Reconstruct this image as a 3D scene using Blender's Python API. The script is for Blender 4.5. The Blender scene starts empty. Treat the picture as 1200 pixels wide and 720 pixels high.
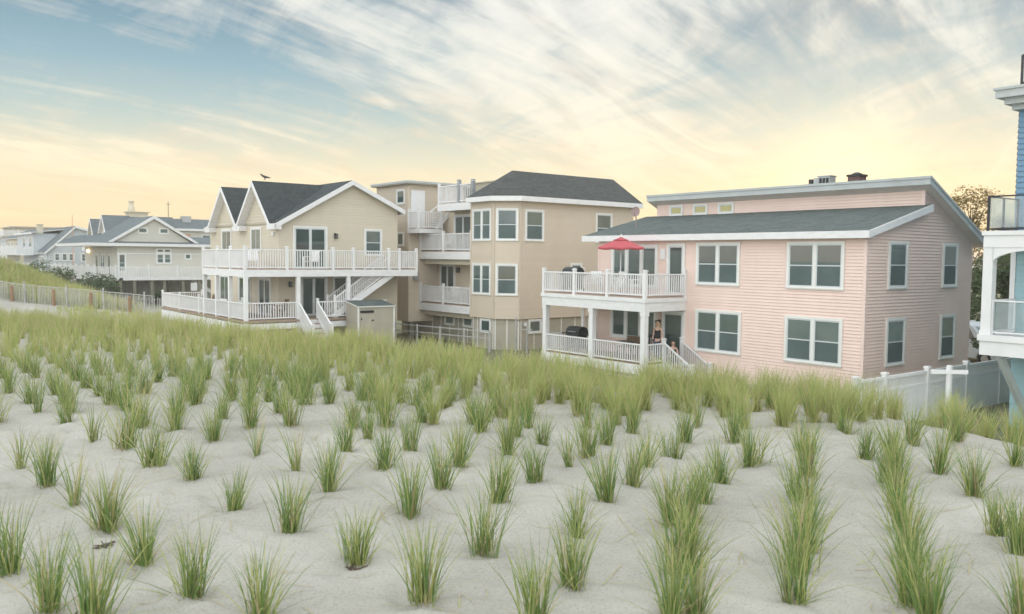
TUFTS = [(0.67, 5.42), (0.77, 4.79), (0.92, 4.49), (1.33, 5.2), (1.41, 4.52), (1.59, 4.02), (1.23, 6.65), (1.31, 5.99), (1.18, 7.39), (1.14, 8.27), (1.97, 7.42), (2.12, 6.78), (2.12, 5.9), (2.25, 5.21), (2.89, 6.61), (2.81, 5.84), (2.87, 7.41), (2.76, 8.22), (2.47, 10.34), (3.23, 10.23), (1.68, 11.45), (1.77, 9.86), (1.83, 8.82), (1.96, 8.23), (2.59, 8.9), (2.39, 4.53), (2.39, 3.79), (3.11, 4.28), (3.08, 5.09), (3.19, 3.53), (2.64, 3.21), (4.42, 4.5), (4.87, 4.66), (3.74, 4.88), (3.68, 5.58), (3.59, 6.36), (4.35, 5.24), (4.09, 6.75), (4.16, 6.03), (4.75, 6.11), (3.58, 7.03), (5.34, 6.33), (5.32, 5.7), (4.9, 5.45), (5.86, 5.97), (6.41, 6.14), (4.03, 7.46), (5.97, 5.2), (5.5, 5.07), (4.43, 3.86), (3.25, 2.83), (5.14, 7.1), (3.78, 4.14), (3.78, 3.25), (4.05, 2.64), (4.78, 3.05), (5.63, 3.62), (4.29, 2.03), (4.69, 2.33), (5.56, 2.83), (5.92, 2.4), (4.98, 4.03), (5.57, 4.35), (6.21, 4.51), (7.22, 4.03), (7.27, 3.41), (6.89, 2.94), (8.19, 4.11), (8.13, 4.77), (8.57, 3.84), (3.42, 2.82), (4.59, 3.84), (7.05, 4.55), (8.73, 5.56), (8.64, 6.04), (6.68, 3.49), (5.75, 2.17), (4.61, 1.71), (6.55, 5.57), (7.25, 5.97), (8.36, 6.53), (8.02, 3.1), (6.02, 3.11), (4.38, 2.84), (5.22, 3.32), (6.31, 4.03), (5.09, 2.54), (4.4, 2.15), (6.56, 3.38), (7.27, 3.8), (3.85, 3.23), (4.23, 3.54)]
import bpy, bmesh, math, random
import numpy as np
from mathutils import Vector, Matrix
from math import radians as R, sin, cos, pi, sqrt, atan2
random.seed(7)
RNG = np.random.default_rng(11)
SC = bpy.context.scene
COL = SC.collection
CAMZ = 5.0

# ---------------------------------------------------------------- materials
def new_mat(name):
    m = bpy.data.materials.new(name); m.use_nodes = True
    nt = m.node_tree; b = nt.nodes['Principled BSDF']
    return m, nt, b

def ramp(nt, stops):
    r = nt.nodes.new('ShaderNodeValToRGB'); el = r.color_ramp.elements
    while len(el) > 1: el.remove(el[-1])
    el[0].position = stops[0][0]; el[0].color = (*stops[0][1], 1)
    for p, c in stops[1:]:
        e = el.new(p); e.color = (*c, 1)
    return r

def noise_tex(nt, scale, detail=3, rough=.55, vec=None, dist=0):
    n = nt.nodes.new('ShaderNodeTexNoise'); n.inputs['Scale'].default_value = scale
    n.inputs['Detail'].default_value = detail; n.inputs['Roughness'].default_value = rough
    n.inputs['Distortion'].default_value = dist
    if vec is not None: nt.links.new(vec, n.inputs['Vector'])
    return n

def mapped(nt, scale=(1, 1, 1), rot=(0, 0, 0), src='Object'):
    tc = nt.nodes.new('ShaderNodeTexCoord'); mp = nt.nodes.new('ShaderNodeMapping')
    mp.inputs['Scale'].default_value = scale; mp.inputs['Rotation'].default_value = rot
    nt.links.new(tc.outputs[src], mp.inputs['Vector'])
    return mp.outputs['Vector']

def pm(name, col, rough=.6, var=.1, scale=2.0, bump=0, bscale=40, spec=.5, stretch=(1, 1, 1), metal=0, fine=0):
    """plain surface whose colour wanders a little (dirt, weathering) and whose normal has grain"""
    m, nt, b = new_mat(name)
    v = mapped(nt, stretch)
    n = noise_tex(nt, scale, 5, .6, v)
    lo = tuple(c * (1 - var) for c in col); hi = tuple(min(1, c * (1 + var * .6)) for c in col)
    r = ramp(nt, [(.3, lo), (.7, hi)])
    nt.links.new(n.outputs['Fac'], r.inputs['Fac'])
    out = r.outputs['Color']
    if fine:
        n2 = noise_tex(nt, scale * 14, 3, .6, v)
        r2 = ramp(nt, [(.3, (1 - fine,) * 3), (.7, (1, 1, 1))]); nt.links.new(n2.outputs['Fac'], r2.inputs['Fac'])
        mx = nt.nodes.new('ShaderNodeMix'); mx.data_type = 'RGBA'; mx.blend_type = 'MULTIPLY'; mx.inputs[0].default_value = 1
        nt.links.new(out, mx.inputs[6]); nt.links.new(r2.outputs['Color'], mx.inputs[7]); out = mx.outputs[2]
    nt.links.new(out, b.inputs['Base Color'])
    b.inputs['Roughness'].default_value = rough; b.inputs['Specular IOR Level'].default_value = spec
    b.inputs['Metallic'].default_value = metal
    if bump:
        nb = noise_tex(nt, bscale, 3, .6, v); bp = nt.nodes.new('ShaderNodeBump')
        bp.inputs['Strength'].default_value = bump; bp.inputs['Distance'].default_value = .02
        nt.links.new(nb.outputs['Fac'], bp.inputs['Height']); nt.links.new(bp.outputs['Normal'], b.inputs['Normal'])
    return m

def siding_mat(name, col, var=.05):
    """vinyl siding: courses of slightly different tone, soft weathering patches"""
    m, nt, b = new_mat(name)
    v = mapped(nt, (1, 1, .55), (0, 0, .6)); n = noise_tex(nt, .75, 5, .62, v, 1.2)
    v2 = mapped(nt, (.10, .10, 7.9)); n2 = noise_tex(nt, 1.0, 2, .5, v2, .5)
    ad = nt.nodes.new('ShaderNodeMath'); ad.operation = 'MULTIPLY_ADD'; ad.inputs[1].default_value = .35
    h = nt.nodes.new('ShaderNodeMath'); h.operation = 'MULTIPLY'; h.inputs[1].default_value = .65
    nt.links.new(n.outputs['Fac'], h.inputs[0]); nt.links.new(n2.outputs['Fac'], ad.inputs[0]); nt.links.new(h.outputs[0], ad.inputs[2])
    r = ramp(nt, [(.36, tuple(c * (1 - var) for c in col)), (.64, tuple(min(1, c * (1 + var * .6)) for c in col))])
    nt.links.new(ad.outputs[0], r.inputs['Fac']); nt.links.new(r.outputs['Color'], b.inputs['Base Color'])
    b.inputs['Roughness'].default_value = .5; b.inputs['Specular IOR Level'].default_value = .35
    return m

def shingle_mat(name, c1, c2):
    m, nt, b = new_mat(name)
    tc = nt.nodes.new('ShaderNodeTexCoord'); sx = nt.nodes.new('ShaderNodeSeparateXYZ')
    nt.links.new(tc.outputs['Object'], sx.inputs[0])
    ad = nt.nodes.new('ShaderNodeMath'); ad.operation = 'ADD'
    nt.links.new(sx.outputs['X'], ad.inputs[0]); nt.links.new(sx.outputs['Y'], ad.inputs[1])
    mz = nt.nodes.new('ShaderNodeMath'); mz.operation = 'MULTIPLY'; mz.inputs[1].default_value = 2.4
    nt.links.new(sx.outputs['Z'], mz.inputs[0])
    cx = nt.nodes.new('ShaderNodeCombineXYZ'); nt.links.new(ad.outputs[0], cx.inputs['X']); nt.links.new(mz.outputs[0], cx.inputs['Y'])
    br = nt.nodes.new('ShaderNodeTexBrick'); br.inputs['Scale'].default_value = 1
    br.inputs['Brick Width'].default_value = .28; br.inputs['Row Height'].default_value = .16
    br.inputs['Mortar Size'].default_value = .008; br.inputs['Mortar Smooth'].default_value = .3
    br.inputs['Color1'].default_value = (*c1, 1); br.inputs['Color2'].default_value = (*c2, 1)
    br.inputs['Mortar'].default_value = (*[c * .55 for c in c1], 1)
    nt.links.new(cx.outputs[0], br.inputs['Vector'])
    n = noise_tex(nt, 8, 7, .82, tc.outputs['Object']); r = ramp(nt, [(.3, (.55, .55, .55)), (.7, (1.4, 1.4, 1.4))])
    nt.links.new(n.outputs['Fac'], r.inputs['Fac'])
    mx = nt.nodes.new('ShaderNodeMix'); mx.data_type = 'RGBA'; mx.blend_type = 'MULTIPLY'; mx.inputs[0].default_value = 1
    nt.links.new(br.outputs['Color'], mx.inputs[6]); nt.links.new(r.outputs['Color'], mx.inputs[7])
    nt.links.new(mx.outputs[2], b.inputs['Base Color'])
    b.inputs['Roughness'].default_value = .85; b.inputs['Specular IOR Level'].default_value = .3
    bp = nt.nodes.new('ShaderNodeBump'); bp.inputs['Strength'].default_value = .5; bp.inputs['Distance'].default_value = .012
    nt.links.new(br.outputs['Fac'], bp.inputs['Height']); bp.invert = True
    nt.links.new(bp.outputs['Normal'], b.inputs['Normal'])
    return m

def pane_mat(name, dark, light, spec=.9):
    """closed insulated glass seen by day: dark room behind, each pane a little different, sky mirrored on top"""
    m, nt, b = new_mat(name)
    oi = nt.nodes.new('ShaderNodeObjectInfo'); v = mapped(nt, (1, 1, .5)); n = noise_tex(nt, 1.1, 2, .5, v)
    ad = nt.nodes.new('ShaderNodeMath'); ad.operation = 'MULTIPLY_ADD'; ad.inputs[1].default_value = .55
    nt.links.new(oi.outputs['Random'], ad.inputs[0])
    h = nt.nodes.new('ShaderNodeMath'); h.operation = 'MULTIPLY'; h.inputs[1].default_value = .45
    nt.links.new(n.outputs['Fac'], h.inputs[0]); nt.links.new(h.outputs[0], ad.inputs[2])
    r = ramp(nt, [(.15, dark), (.55, tuple(.5 * (a + b_) for a, b_ in zip(dark, light))), (.85, light)]); nt.links.new(ad.outputs[0], r.inputs['Fac'])
    nt.links.new(r.outputs['Color'], b.inputs['Base Color'])
    b.inputs['Roughness'].default_value = .04; b.inputs['Specular IOR Level'].default_value = spec
    nb = noise_tex(nt, 1.6, 1, .5, v); bp = nt.nodes.new('ShaderNodeBump'); bp.inputs['Strength'].default_value = .06
    bp.inputs['Distance'].default_value = .03
    nt.links.new(nb.outputs['Fac'], bp.inputs['Height']); nt.links.new(bp.outputs['Normal'], b.inputs['Normal'])
    return m

M = {}
M['white'] = pm('white vinyl', (.80, .80, .79), .38, .06, 1.5, .05, 30)
M['white_board'] = pm('white painted board', (.78, .78, .77), .5, .08, 2.5, .1, 25, stretch=(1, 1, 3))
M['trim'] = pm('off-white window trim', (.80, .80, .76), .42, .05, 3)
M['cream_trim'] = pm('cream corner trim', (.70, .64, .50), .5, .05, 2)
M['pink_trim'] = pm('pink corner trim', (.84, .66, .59), .5, .04, 2)
M['grey_fascia'] = pm('blue grey fascia', (.47, .51, .50), .5, .1, 2)
M['soffit'] = pm('soffit boards', (.66, .62, .58), .6, .06, 2)
M['pink'] = siding_mat('pink siding', (.845, .665, .58))
M['tan'] = siding_mat('tan siding', (.645, .585, .46))
M['beige'] = siding_mat('beige siding', (.63, .545, .43))
M['grey_siding'] = siding_mat('greige siding', (.62, .60, .53))
M['blue_grey_siding'] = siding_mat('pale blue grey siding', (.54, .58, .60))
M['cream_siding'] = siding_mat('cream siding', (.62, .56, .42))
M['blue'] = siding_mat('blue siding', (.15, .28, .40))
M['aqua'] = siding_mat('aqua siding', (.36, .56, .60))
M['base_panel'] = pm('tan base panel', (.43, .40, .32), .7, .1, 1.6, .1, 20)
M['concrete'] = pm('concrete', (.42, .40, .37), .85, .15, 3, .3, 40)
M['roof_dark'] = shingle_mat('charcoal shingles', (.036, .046, .048), (.055, .066, .066))
M['roof_mid'] = shingle_mat('dark grey shingles', (.055, .062, .060), (.085, .09, .086))
M['roof_green'] = shingle_mat('grey green shingles', (.078, .102, .096), (.118, .142, .134))
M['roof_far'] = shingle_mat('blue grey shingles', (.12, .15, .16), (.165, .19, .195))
M['pane'] = pane_mat('window glass', (.040, .072, .068), (.20, .25, .225))
M['pane_blind'] = pane_mat('glass over a drawn blind', (.12, .135, .12), (.22, .215, .18), .8)
M['pane_deep'] = pane_mat('dark door glass', (.022, .042, .040), (.11, .15, .135))
M['screen'] = pm('insect screen', (.095, .135, .13), .8, .22, 1.2)
M['sunset_pane'] = pane_mat('clerestory glass painted sunset yellow', (.36, .33, .10), (.52, .47, .18))  # sunset light through the house, painted into the opaque pane colour
M['sash'] = pm('grey white sash', (.62, .66, .66), .4, .05, 3)
M['wood_deck'] = pm('weathered decking', (.36, .27, .21), .75, .2, 4, .2, 30, stretch=(1, 6, 1))
M['pile'] = pm('treated pile', (.23, .22, .17), .85, .25, 4, .3, 20, stretch=(1, 1, .3))
M['grey_wood'] = pm('weathered grey wood', (.46, .46, .44), .85, .25, 6, .3, 30, stretch=(1, 1, .3))
M['rust_wood'] = pm('rusty brown post', (.33, .20, .12), .85, .25, 6, .3, 30)
M['dark_metal'] = pm('dark metal', (.03, .032, .035), .4, .15, 6, metal=.3)
M['black_cover'] = pm('black grill cover', (.022, .028, .028), .55, .2, 5, .3, 12)
M['steel'] = pm('galvanised steel', (.45, .47, .48), .4, .15, 5, metal=.6)
M['brick'] = pm('sooty brick', (.16, .10, .085), .85, .3, 9, .3, 30)
M['red_cloth'] = pm('red umbrella cloth', (.46, .075, .09), .75, .12, 3, .15, 60)
M['wicker'] = pm('brown wicker', (.20, .135, .085), .8, .3, 30, .4, 60)
M['skin'] = pm('skin', (.62, .40, .30), .5, .06, 8)
M['hair_blonde'] = pm('blonde hair', (.62, .45, .24), .55, .2, 30, .3, 60, stretch=(1, 1, .2))
M['hair_dark'] = pm('brown hair', (.10, .055, .035), .55, .25, 30, .3, 60)
M['black_cloth'] = pm('black cloth', (.022, .022, .026), .85, .2, 12, .2, 30)
M['denim'] = pm('blue denim', (.07, .10, .17), .85, .2, 12, .2, 40)
M['eye'] = pm('eye', (.05, .035, .03), .2, .1, 4)
M['lips'] = pm('lips', (.50, .22, .20), .4, .1, 8)
M['plumage'] = pm('dark grey plumage', (.035, .035, .04), .7, .3, 20)
M['beak'] = pm('beak', (.08, .07, .05), .5, .1, 8)
M['dish_grey'] = pm('brown grey dish', (.30, .22, .20), .5, .1, 4)
M['van_paint'] = pm('silver grey car paint', (.50, .55, .58), .25, .05, 2, spec=.7)
M['rubber'] = pm('tyre rubber', (.02, .02, .02), .85, .2, 8)
M['red_lamp'] = pm('red lamp lens', (.35, .02, .02), .2, .1, 4)
M['bark'] = pm('bark', (.10, .075, .055), .9, .3, 8, .5, 20, stretch=(1, 1, .3))
M['terracotta'] = pm('orange shutter', (.62, .36, .26), .6, .1, 3)

def glass_panel_mat():
    m, nt, b = new_mat('clear railing glass')
    b.inputs['Base Color'].default_value = (.86, .93, .93, 1); b.inputs['Roughness'].default_value = .06
    b.inputs['IOR'].default_value = 1.2; b.inputs['Transmission Weight'].default_value = .85
    v = mapped(nt); n = noise_tex(nt, 3, 2, .5, v); r = ramp(nt, [(.3, (.80, .88, .88)), (.7, (.92, .96, .96))])
    nt.links.new(n.outputs['Fac'], r.inputs['Fac']); nt.links.new(r.outputs['Color'], b.inputs['Base Color'])
    return m
M['rail_glass'] = glass_panel_mat()

def lamp_mat():
    m, nt, b = new_mat('lit porch lamp')
    b.inputs['Emission Color'].default_value = (1, .62, .25, 1); b.inputs['Emission Strength'].default_value = 9
    return m
M['lamp'] = lamp_mat()

def leaf_mat(name, c1, c2, trans=.35, scale=3):
    m, nt, b = new_mat(name)
    v = mapped(nt); n = noise_tex(nt, scale, 3, .6, v); r = ramp(nt, [(.3, c1), (.7, c2)])
    nt.links.new(n.outputs['Fac'], r.inputs['Fac'])
    nt.links.new(r.outputs['Color'], b.inputs['Base Color']); b.inputs['Roughness'].default_value = .6
    b.inputs['Specular IOR Level'].default_value = .25
    tr = nt.nodes.new('ShaderNodeBsdfTranslucent'); nt.links.new(r.outputs['Color'], tr.inputs['Color'])
    mx = nt.nodes.new('ShaderNodeMixShader'); mx.inputs[0].default_value = trans
    nt.links.new(b.outputs[0], mx.inputs[1]); nt.links.new(tr.outputs[0], mx.inputs[2])
    nt.links.new(mx.outputs[0], nt.nodes['Material Output'].inputs['Surface'])
    return m
M['blade_a'] = leaf_mat('grass blade green', (.14, .235, .075), (.27, .365, .12))
M['blade_b'] = leaf_mat('grass blade yellow green', (.39, .43, .14), (.53, .53, .22))
M['blade_c'] = leaf_mat('dry straw blade', (.45, .37, .21), (.57, .49, .30))
M['tall_a'] = leaf_mat('tall grass green', (.30, .37, .12), (.43, .48, .17))
M['tall_b'] = leaf_mat('tall grass gold green', (.43, .455, .165), (.54, .545, .235))
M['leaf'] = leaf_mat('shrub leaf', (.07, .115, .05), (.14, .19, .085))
M['sunset_leaf'] = leaf_mat('tree leaf with painted sunset gold', (.14, .115, .035), (.34, .24, .075), .65)  # gold of the low sun behind is put into the leaf colour

# ---------------------------------------------------------------- mesh building
ORG = {}
class Fr:
    """a vertical wall plane: point at (s, z) along it, pushed out by off"""
    def __init__(self, o, d, n): self.o, self.d, self.n = o, d, n
    def P(self, s, z, off=0.0):
        return (self.o[0] + self.d[0] * s + self.n[0] * off, self.o[1] + self.d[1] * s + self.n[1] * off, z)
def FX(x): return Fr((x, 0), (0, 1), (-1, 0))      # faces the dune, s = Y
def FY(y): return Fr((0, y), (1, 0), (0, -1))      # faces along the beach, s = X
def FXb(x): return Fr((x, 0), (0, 1), (1, 0))
def FYb(y): return Fr((0, y), (1, 0), (0, 1))

class MB:
    def __init__(s): s.v = []; s.f = []; s.m = []
    def face(s, pts, m=0):
        i = len(s.v); s.v += [tuple(p) for p in pts]; s.f.append(tuple(range(i, i + len(pts)))); s.m.append(m); return s
    def hexa(s, p, m=0):
        i = len(s.v); s.v += [tuple(q) for q in p]
        for a in ((0, 3, 2, 1), (4, 5, 6, 7), (0, 1, 5, 4), (1, 2, 6, 5), (2, 3, 7, 6), (3, 0, 4, 7)):
            s.f.append(tuple(i + k for k in a)); s.m.append(m)
        return s
    def box(s, x0, x1, y0, y1, z0, z1, m=0):
        if x0 > x1: x0, x1 = x1, x0
        if y0 > y1: y0, y1 = y1, y0
        return s.hexa([(x0, y0, z0), (x1, y0, z0), (x1, y1, z0), (x0, y1, z0), (x0, y0, z1), (x1, y0, z1), (x1, y1, z1), (x0, y1, z1)], m)
    def fbox(s, F, s0, s1, z0, z1, o0, o1, m=0):
        return s.hexa([F.P(s0, z0, o0), F.P(s1, z0, o0), F.P(s1, z0, o1), F.P(s0, z0, o1), F.P(s0, z1, o0), F.P(s1, z1, o0), F.P(s1, z1, o1), F.P(s0, z1, o1)], m)
    def beam(s, p, q, w, h, m=0):
        p, q = Vector(p), Vector(q); d = (q - p).normalized()
        up = Vector((0, 0, 1)) if abs(d.z) < .95 else Vector((1, 0, 0))
        a = d.cross(up).normalized(); u = a.cross(d).normalized(); a = a * (w / 2); u = u * (h / 2)
        return s.hexa([p - a - u, p + a - u, p + a + u, p - a + u, q - a - u, q + a - u, q + a + u, q - a + u], m)
    def prism(s, pts, vec, m=0, m_side=None):
        n = len(pts); i = len(s.v); vec = Vector(vec)
        s.v += [tuple(p) for p in pts] + [tuple(Vector(p) + vec) for p in pts]
        s.f.append(tuple(range(i, i + n))); s.m.append(m)
        s.f.append(tuple(range(i + 2 * n - 1, i + n - 1, -1))); s.m.append(m if m_side is None else m_side)
        for k in range(n):
            k2 = (k + 1) % n; s.f.append((i + k, i + k + n, i + k2 + n, i + k2)); s.m.append(m if m_side is None else m_side)
        return s
    def tube(s, p, q, r0, r1=None, n=8, m=0, cap=True):
        r1 = r0 if r1 is None else r1; p, q = Vector(p), Vector(q); d = (q - p).normalized()
        up = Vector((0, 0, 1)) if abs(d.z) < .95 else Vector((1, 0, 0))
        a = d.cross(up).normalized(); u = a.cross(d).normalized(); i = len(s.v)
        for c, r in ((p, r0), (q, r1)):
            for k in range(n):
                t = 2 * pi * k / n; s.v.append(tuple(c + a * (r * cos(t)) + u * (r * sin(t))))
        for k in range(n):
            k2 = (k + 1) % n; s.f.append((i + k, i + k2, i + n + k2, i + n + k)); s.m.append(m)
        if cap:
            s.f.append(tuple(range(i + n - 1, i - 1, -1))); s.m.append(m)
            s.f.append(tuple(range(i + n, i + 2 * n))); s.m.append(m)
        return s
    def lathe(s, c, prof, n=16, m=0):
        i = len(s.v)
        for r, z in prof:
            for k in range(n):
                t = 2 * pi * k / n; s.v.append((c[0] + r * cos(t), c[1] + r * sin(t), c[2] + z))
        for j in range(len(prof) - 1):
            for k in range(n):
                k2 = (k + 1) % n
                s.f.append((i + j * n + k, i + j * n + k2, i + (j + 1) * n + k2, i + (j + 1) * n + k)); s.m.append(m)
        return s
    def ball(s, c, rx, ry=None, rz=None, n=12, m=0):
        ry = rx if ry is None else ry; rz = rx if rz is None else rz; i = len(s.v); h = n // 2
        for j in range(h + 1):
            a = pi * j / h
            for k in range(n):
                t = 2 * pi * k / n; s.v.append((c[0] + rx * sin(a) * cos(t), c[1] + ry * sin(a) * sin(t), c[2] + rz * cos(a)))
        for j in range(h):
            for k in range(n):
                k2 = (k + 1) % n; s.f.append((i + j * n + k, i + (j + 1) * n + k, i + (j + 1) * n + k2, i + j * n + k2)); s.m.append(m)
        return s
    def siding(s, F, poly, course=.115, lip=.029, m=0, base=.004):
        """lapped courses clipped to a convex (s, z) outline; each course leans out at its foot and has a real lip"""
        z0 = min(p[1] for p in poly); z1 = max(p[1] for p in poly)
        k = math.floor(z0 / course)
        while k * course < z1:
            zb, zt = k * course, (k + 1) * course
            pl = clipz(clipz(poly, zb, True), zt, False)
            if len(pl) >= 3:
                off = lambda z: base + lip * (1 - (z - zb) / course)
                s.face([F.P(a, z, off(z)) for a, z in pl], m)
                zmin = min(p[1] for p in pl); bs = [p[0] for p in pl if p[1] - zmin < 1e-5]
                if len(bs) >= 2:
                    a, b = min(bs), max(bs)
                    s.face([F.P(a, zmin, off(zmin)), F.P(b, zmin, off(zmin)), F.P(b, zmin, 0), F.P(a, zmin, 0)], m)
            k += 1
        return s
    def build(s, name, mats, parent=None, loc=None, smooth=False):
        if not isinstance(mats, (list, tuple)): mats = [mats]
        o0 = ORG[parent.name] if parent is not None else Vector(loc if loc is not None else (0, 0, 0))
        me = bpy.data.meshes.new(name)
        ox, oy, oz = o0
        me.from_pydata([(x - ox, y - oy, z - oz) for x, y, z in s.v], [], s.f)
        for mt in mats: me.materials.append(M[mt] if isinstance(mt, str) else mt)
        if len(mats) > 1: me.polygons.foreach_set('material_index', s.m)
        if smooth: me.polygons.foreach_set('use_smooth', [True] * len(s.f))
        me.update()
        ob = bpy.data.objects.new(name, me); COL.objects.link(ob)
        if parent is not None: ob.parent = parent
        else: ob.location = o0
        ORG[ob.name] = Vector(o0)
        return ob

def clipz(poly, z, above):
    out = []; n = len(poly)
    for i in range(n):
        p, q = poly[i], poly[(i + 1) % n]
        ip = p[1] >= z - 1e-9 if above else p[1] <= z + 1e-9
        iq = q[1] >= z - 1e-9 if above else q[1] <= z + 1e-9
        if ip: out.append(p)
        if ip != iq:
            t = (z - p[1]) / (q[1] - p[1]); out.append((p[0] + (q[0] - p[0]) * t, z))
    res = []
    for p in out:
        if not res or abs(p[0] - res[-1][0]) + abs(p[1] - res[-1][1]) > 1e-6: res.append(p)
    return res

def tag(o, label, cat, group=None, kind=None):
    o['label'] = label; o['category'] = cat
    if group: o['group'] = group
    if kind: o['kind'] = kind
    return o
def thing(name, label, cat, loc, group=None):
    o = bpy.data.objects.new(name, None); COL.objects.link(o); o.location = loc; o.empty_display_size = .3
    ORG[o.name] = Vector(loc)
    return tag(o, label, cat, group)
def copy_tree(o, parent=None):
    c = o.copy(); COL.objects.link(c); c.parent = parent; ORG[c.name] = ORG[o.name]
    for ch in o.children: copy_tree(ch, c)
    return c

# ---------------------------------------------------------------- building parts
def window(parent, F, s0, s1, z0, z1, lights=1, kind='hung', trim=.10, blind=None, name='window', sill=True, glass='pane'):
    """casing (the part) > sash, pane, screen"""
    b = MB()
    b.fbox(F, s0, s0 + trim, z0, z1, 0, .075); b.fbox(F, s1 - trim, s1, z0, z1, 0, .075)
    b.fbox(F, s0 + trim, s1 - trim, z1 - trim, z1, 0, .073); b.fbox(F, s0 + trim, s1 - trim, z0, z0 + trim, 0, .073)
    if sill: b.fbox(F, s0 - .02, s1 + .02, z0 + trim * .35, z0 + trim * .7, .07, .095)
    mul = trim * 1.15
    a0, a1, b0, b1 = s0 + trim, s1 - trim, z0 + trim, z1 - trim
    w = (a1 - a0 - mul * (lights - 1)) / lights
    sp = [(a0 + i * (w + mul), a0 + i * (w + mul) + w) for i in range(lights)]
    for i in range(lights - 1): b.fbox(F, sp[i][1], sp[i + 1][0], b0, b1, 0, .07)
    wi = b.build(name, 'trim', parent)
    sa = MB(); pa = MB(); sc = MB(); bl = MB(); fw = .045
    mid = (b0 + b1) / 2
    for c0, c1 in sp:
        sa.fbox(F, c0, c0 + fw, b0, b1, .036, .058); sa.fbox(F, c1 - fw, c1, b0, b1, .036, .058)
        sa.fbox(F, c0 + fw, c1 - fw, b0, b0 + fw, .036, .057); sa.fbox(F, c0 + fw, c1 - fw, b1 - fw, b1, .036, .057)
        if kind == 'hung':
            sa.fbox(F, c0 + fw, c1 - fw, mid - .02, mid + .02, .036, .056)
            sc.face([F.P(c0 + fw, b0 + fw, .048), F.P(c1 - fw, b0 + fw, .048), F.P(c1 - fw, mid - .02, .048), F.P(c0 + fw, mid - .02, .048)])
        elif kind == 'slider':
            m2 = (c0 + c1) / 2; sa.fbox(F, m2 - .025, m2 + .025, b0 + fw, b1 - fw, .036, .056)
        z_b = b0 if blind is None else b1 - (b1 - b0) * blind
        if blind is None or blind < 1: pa.fbox(F, c0, c1, b0, z_b if blind is not None else b1, .006, .043)
        if blind is not None: bl.fbox(F, c0, c1, z_b, b1, .006, .043)
    sa.build('sash', 'sash', wi)
    if pa.f: pa.build('pane', glass, wi)
    if bl.f: bl.build('shaded_pane', 'pane_blind', wi)
    if sc.f: sc.build('insect_screen', 'screen', wi)
    return wi

def glass_door(parent, F, s0, s1, z0, z1, leaves=2, trim=.1, name='sliding_door', dark=True):
    b = MB()
    b.fbox(F, s0, s0 + trim, z0, z1, 0, .075); b.fbox(F, s1 - trim, s1, z0, z1, 0, .075)
    b.fbox(F, s0 + trim, s1 - trim, z1 - trim, z1, 0, .073)
    d = b.build(name, 'trim', parent)
    lf = MB(); pa = MB(); w = (s1 - s0 - 2 * trim) / leaves; fw = .075
    for i in range(leaves):
        c0 = s0 + trim + i * w; c1 = c0 + w
        lf.fbox(F, c0, c0 + fw, z0, z1 - trim, .036, .062); lf.fbox(F, c1 - fw, c1, z0, z1 - trim, .036, .062)
        lf.fbox(F, c0 + fw, c1 - fw, z0, z0 + .11, .036, .061); lf.fbox(F, c0 + fw, c1 - fw, z1 - trim - fw, z1 - trim, .036, .061)
        pa.fbox(F, c0 + fw, c1 - fw, z0 + .11, z1 - trim - fw, .006, .045)
    lf.build('door_leaf', 'sash', d); pa.build('pane', 'pane_deep' if dark else 'pane', d)
    return d

def rail_mesh(b, p, q, h=.95, sp=.125, bw=.038, posts=(0, 1), pw=.1, ph=.1, gap=.09):
    """white railing from p to q (3-D, may slope): rails, balusters, capped posts"""
    p, q = Vector(p), Vector(q); L = (q - p).length; d = (q - p) / L
    t0, t1 = p + Vector((0, 0, h - .03)), q + Vector((0, 0, h - .03))
    b.beam(t0, t1, .075, .055); b.beam(p + Vector((0, 0, gap)), q + Vector((0, 0, gap)), .05, .05)
    n = max(2, int(L / sp)); hor = Vector((d.x, d.y, 0)).length
    for i in range(1, n):
        c = p + (q - p) * (i / n)
        b.box(c.x - bw / 2, c.x + bw / 2, c.y - bw / 2, c.y + bw / 2, c.z + gap, c.z + h - .04)
    for t in posts:
        c = p + (q - p) * t
        b.box(c.x - pw / 2, c.x + pw / 2, c.y - pw / 2, c.y + pw / 2, c.z - .12, c.z + h + ph)
        b.box(c.x - pw * .68, c.x + pw * .68, c.y - pw * .68, c.y + pw * .68, c.z + h + ph, c.z + h + ph + .03)
        b.box(c.x - pw * .4, c.x + pw * .4, c.y - pw * .4, c.y + pw * .4, c.z + h + ph + .03, c.z + h + ph + .06)
    return b
def railing(parent, pts, h=.95, posts=None, name='railing', **k):
    b = MB()
    for i in range(len(pts) - 1):
        ps = posts[i] if posts else ((0, 1) if i == 0 else (1,))
        rail_mesh(b, pts[i], pts[i + 1], h, posts=ps, **k)
    return b.build(name, 'white', parent)

def steps(parent, x0, x1, y_top, z_top, z_bot, dirv, n, run=.27, name='stairs', mat='wood_deck'):
    """treads going down from y_top along dirv (+1/-1 in Y) or, with x0,x1 swapped for 'x' stairs, see stairs_x"""
    b = MB(); rise = (z_top - z_bot) / n
    for i in range(1, n):
        y0 = y_top + dirv * run * (i - 1); y1 = y_top + dirv * (run * i + .03)
        b.box(x0, x1, y0, y1, z_top - rise * i - .045, z_top - rise * i, 0)
        b.box(x0 + .01, x1 - .01, y0 + dirv * .005, y0 + dirv * .025, z_top - rise * i, z_top - rise * (i - 1) - .05, 1)
    for x in (x0 - .03, x1 + .03):
        b.beam((x, y_top, z_top - .16), (x, y_top + dirv * run * n, z_bot - .02), .05, .28, 1)
    return b.build(name, [mat, 'white_board'], parent)

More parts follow.
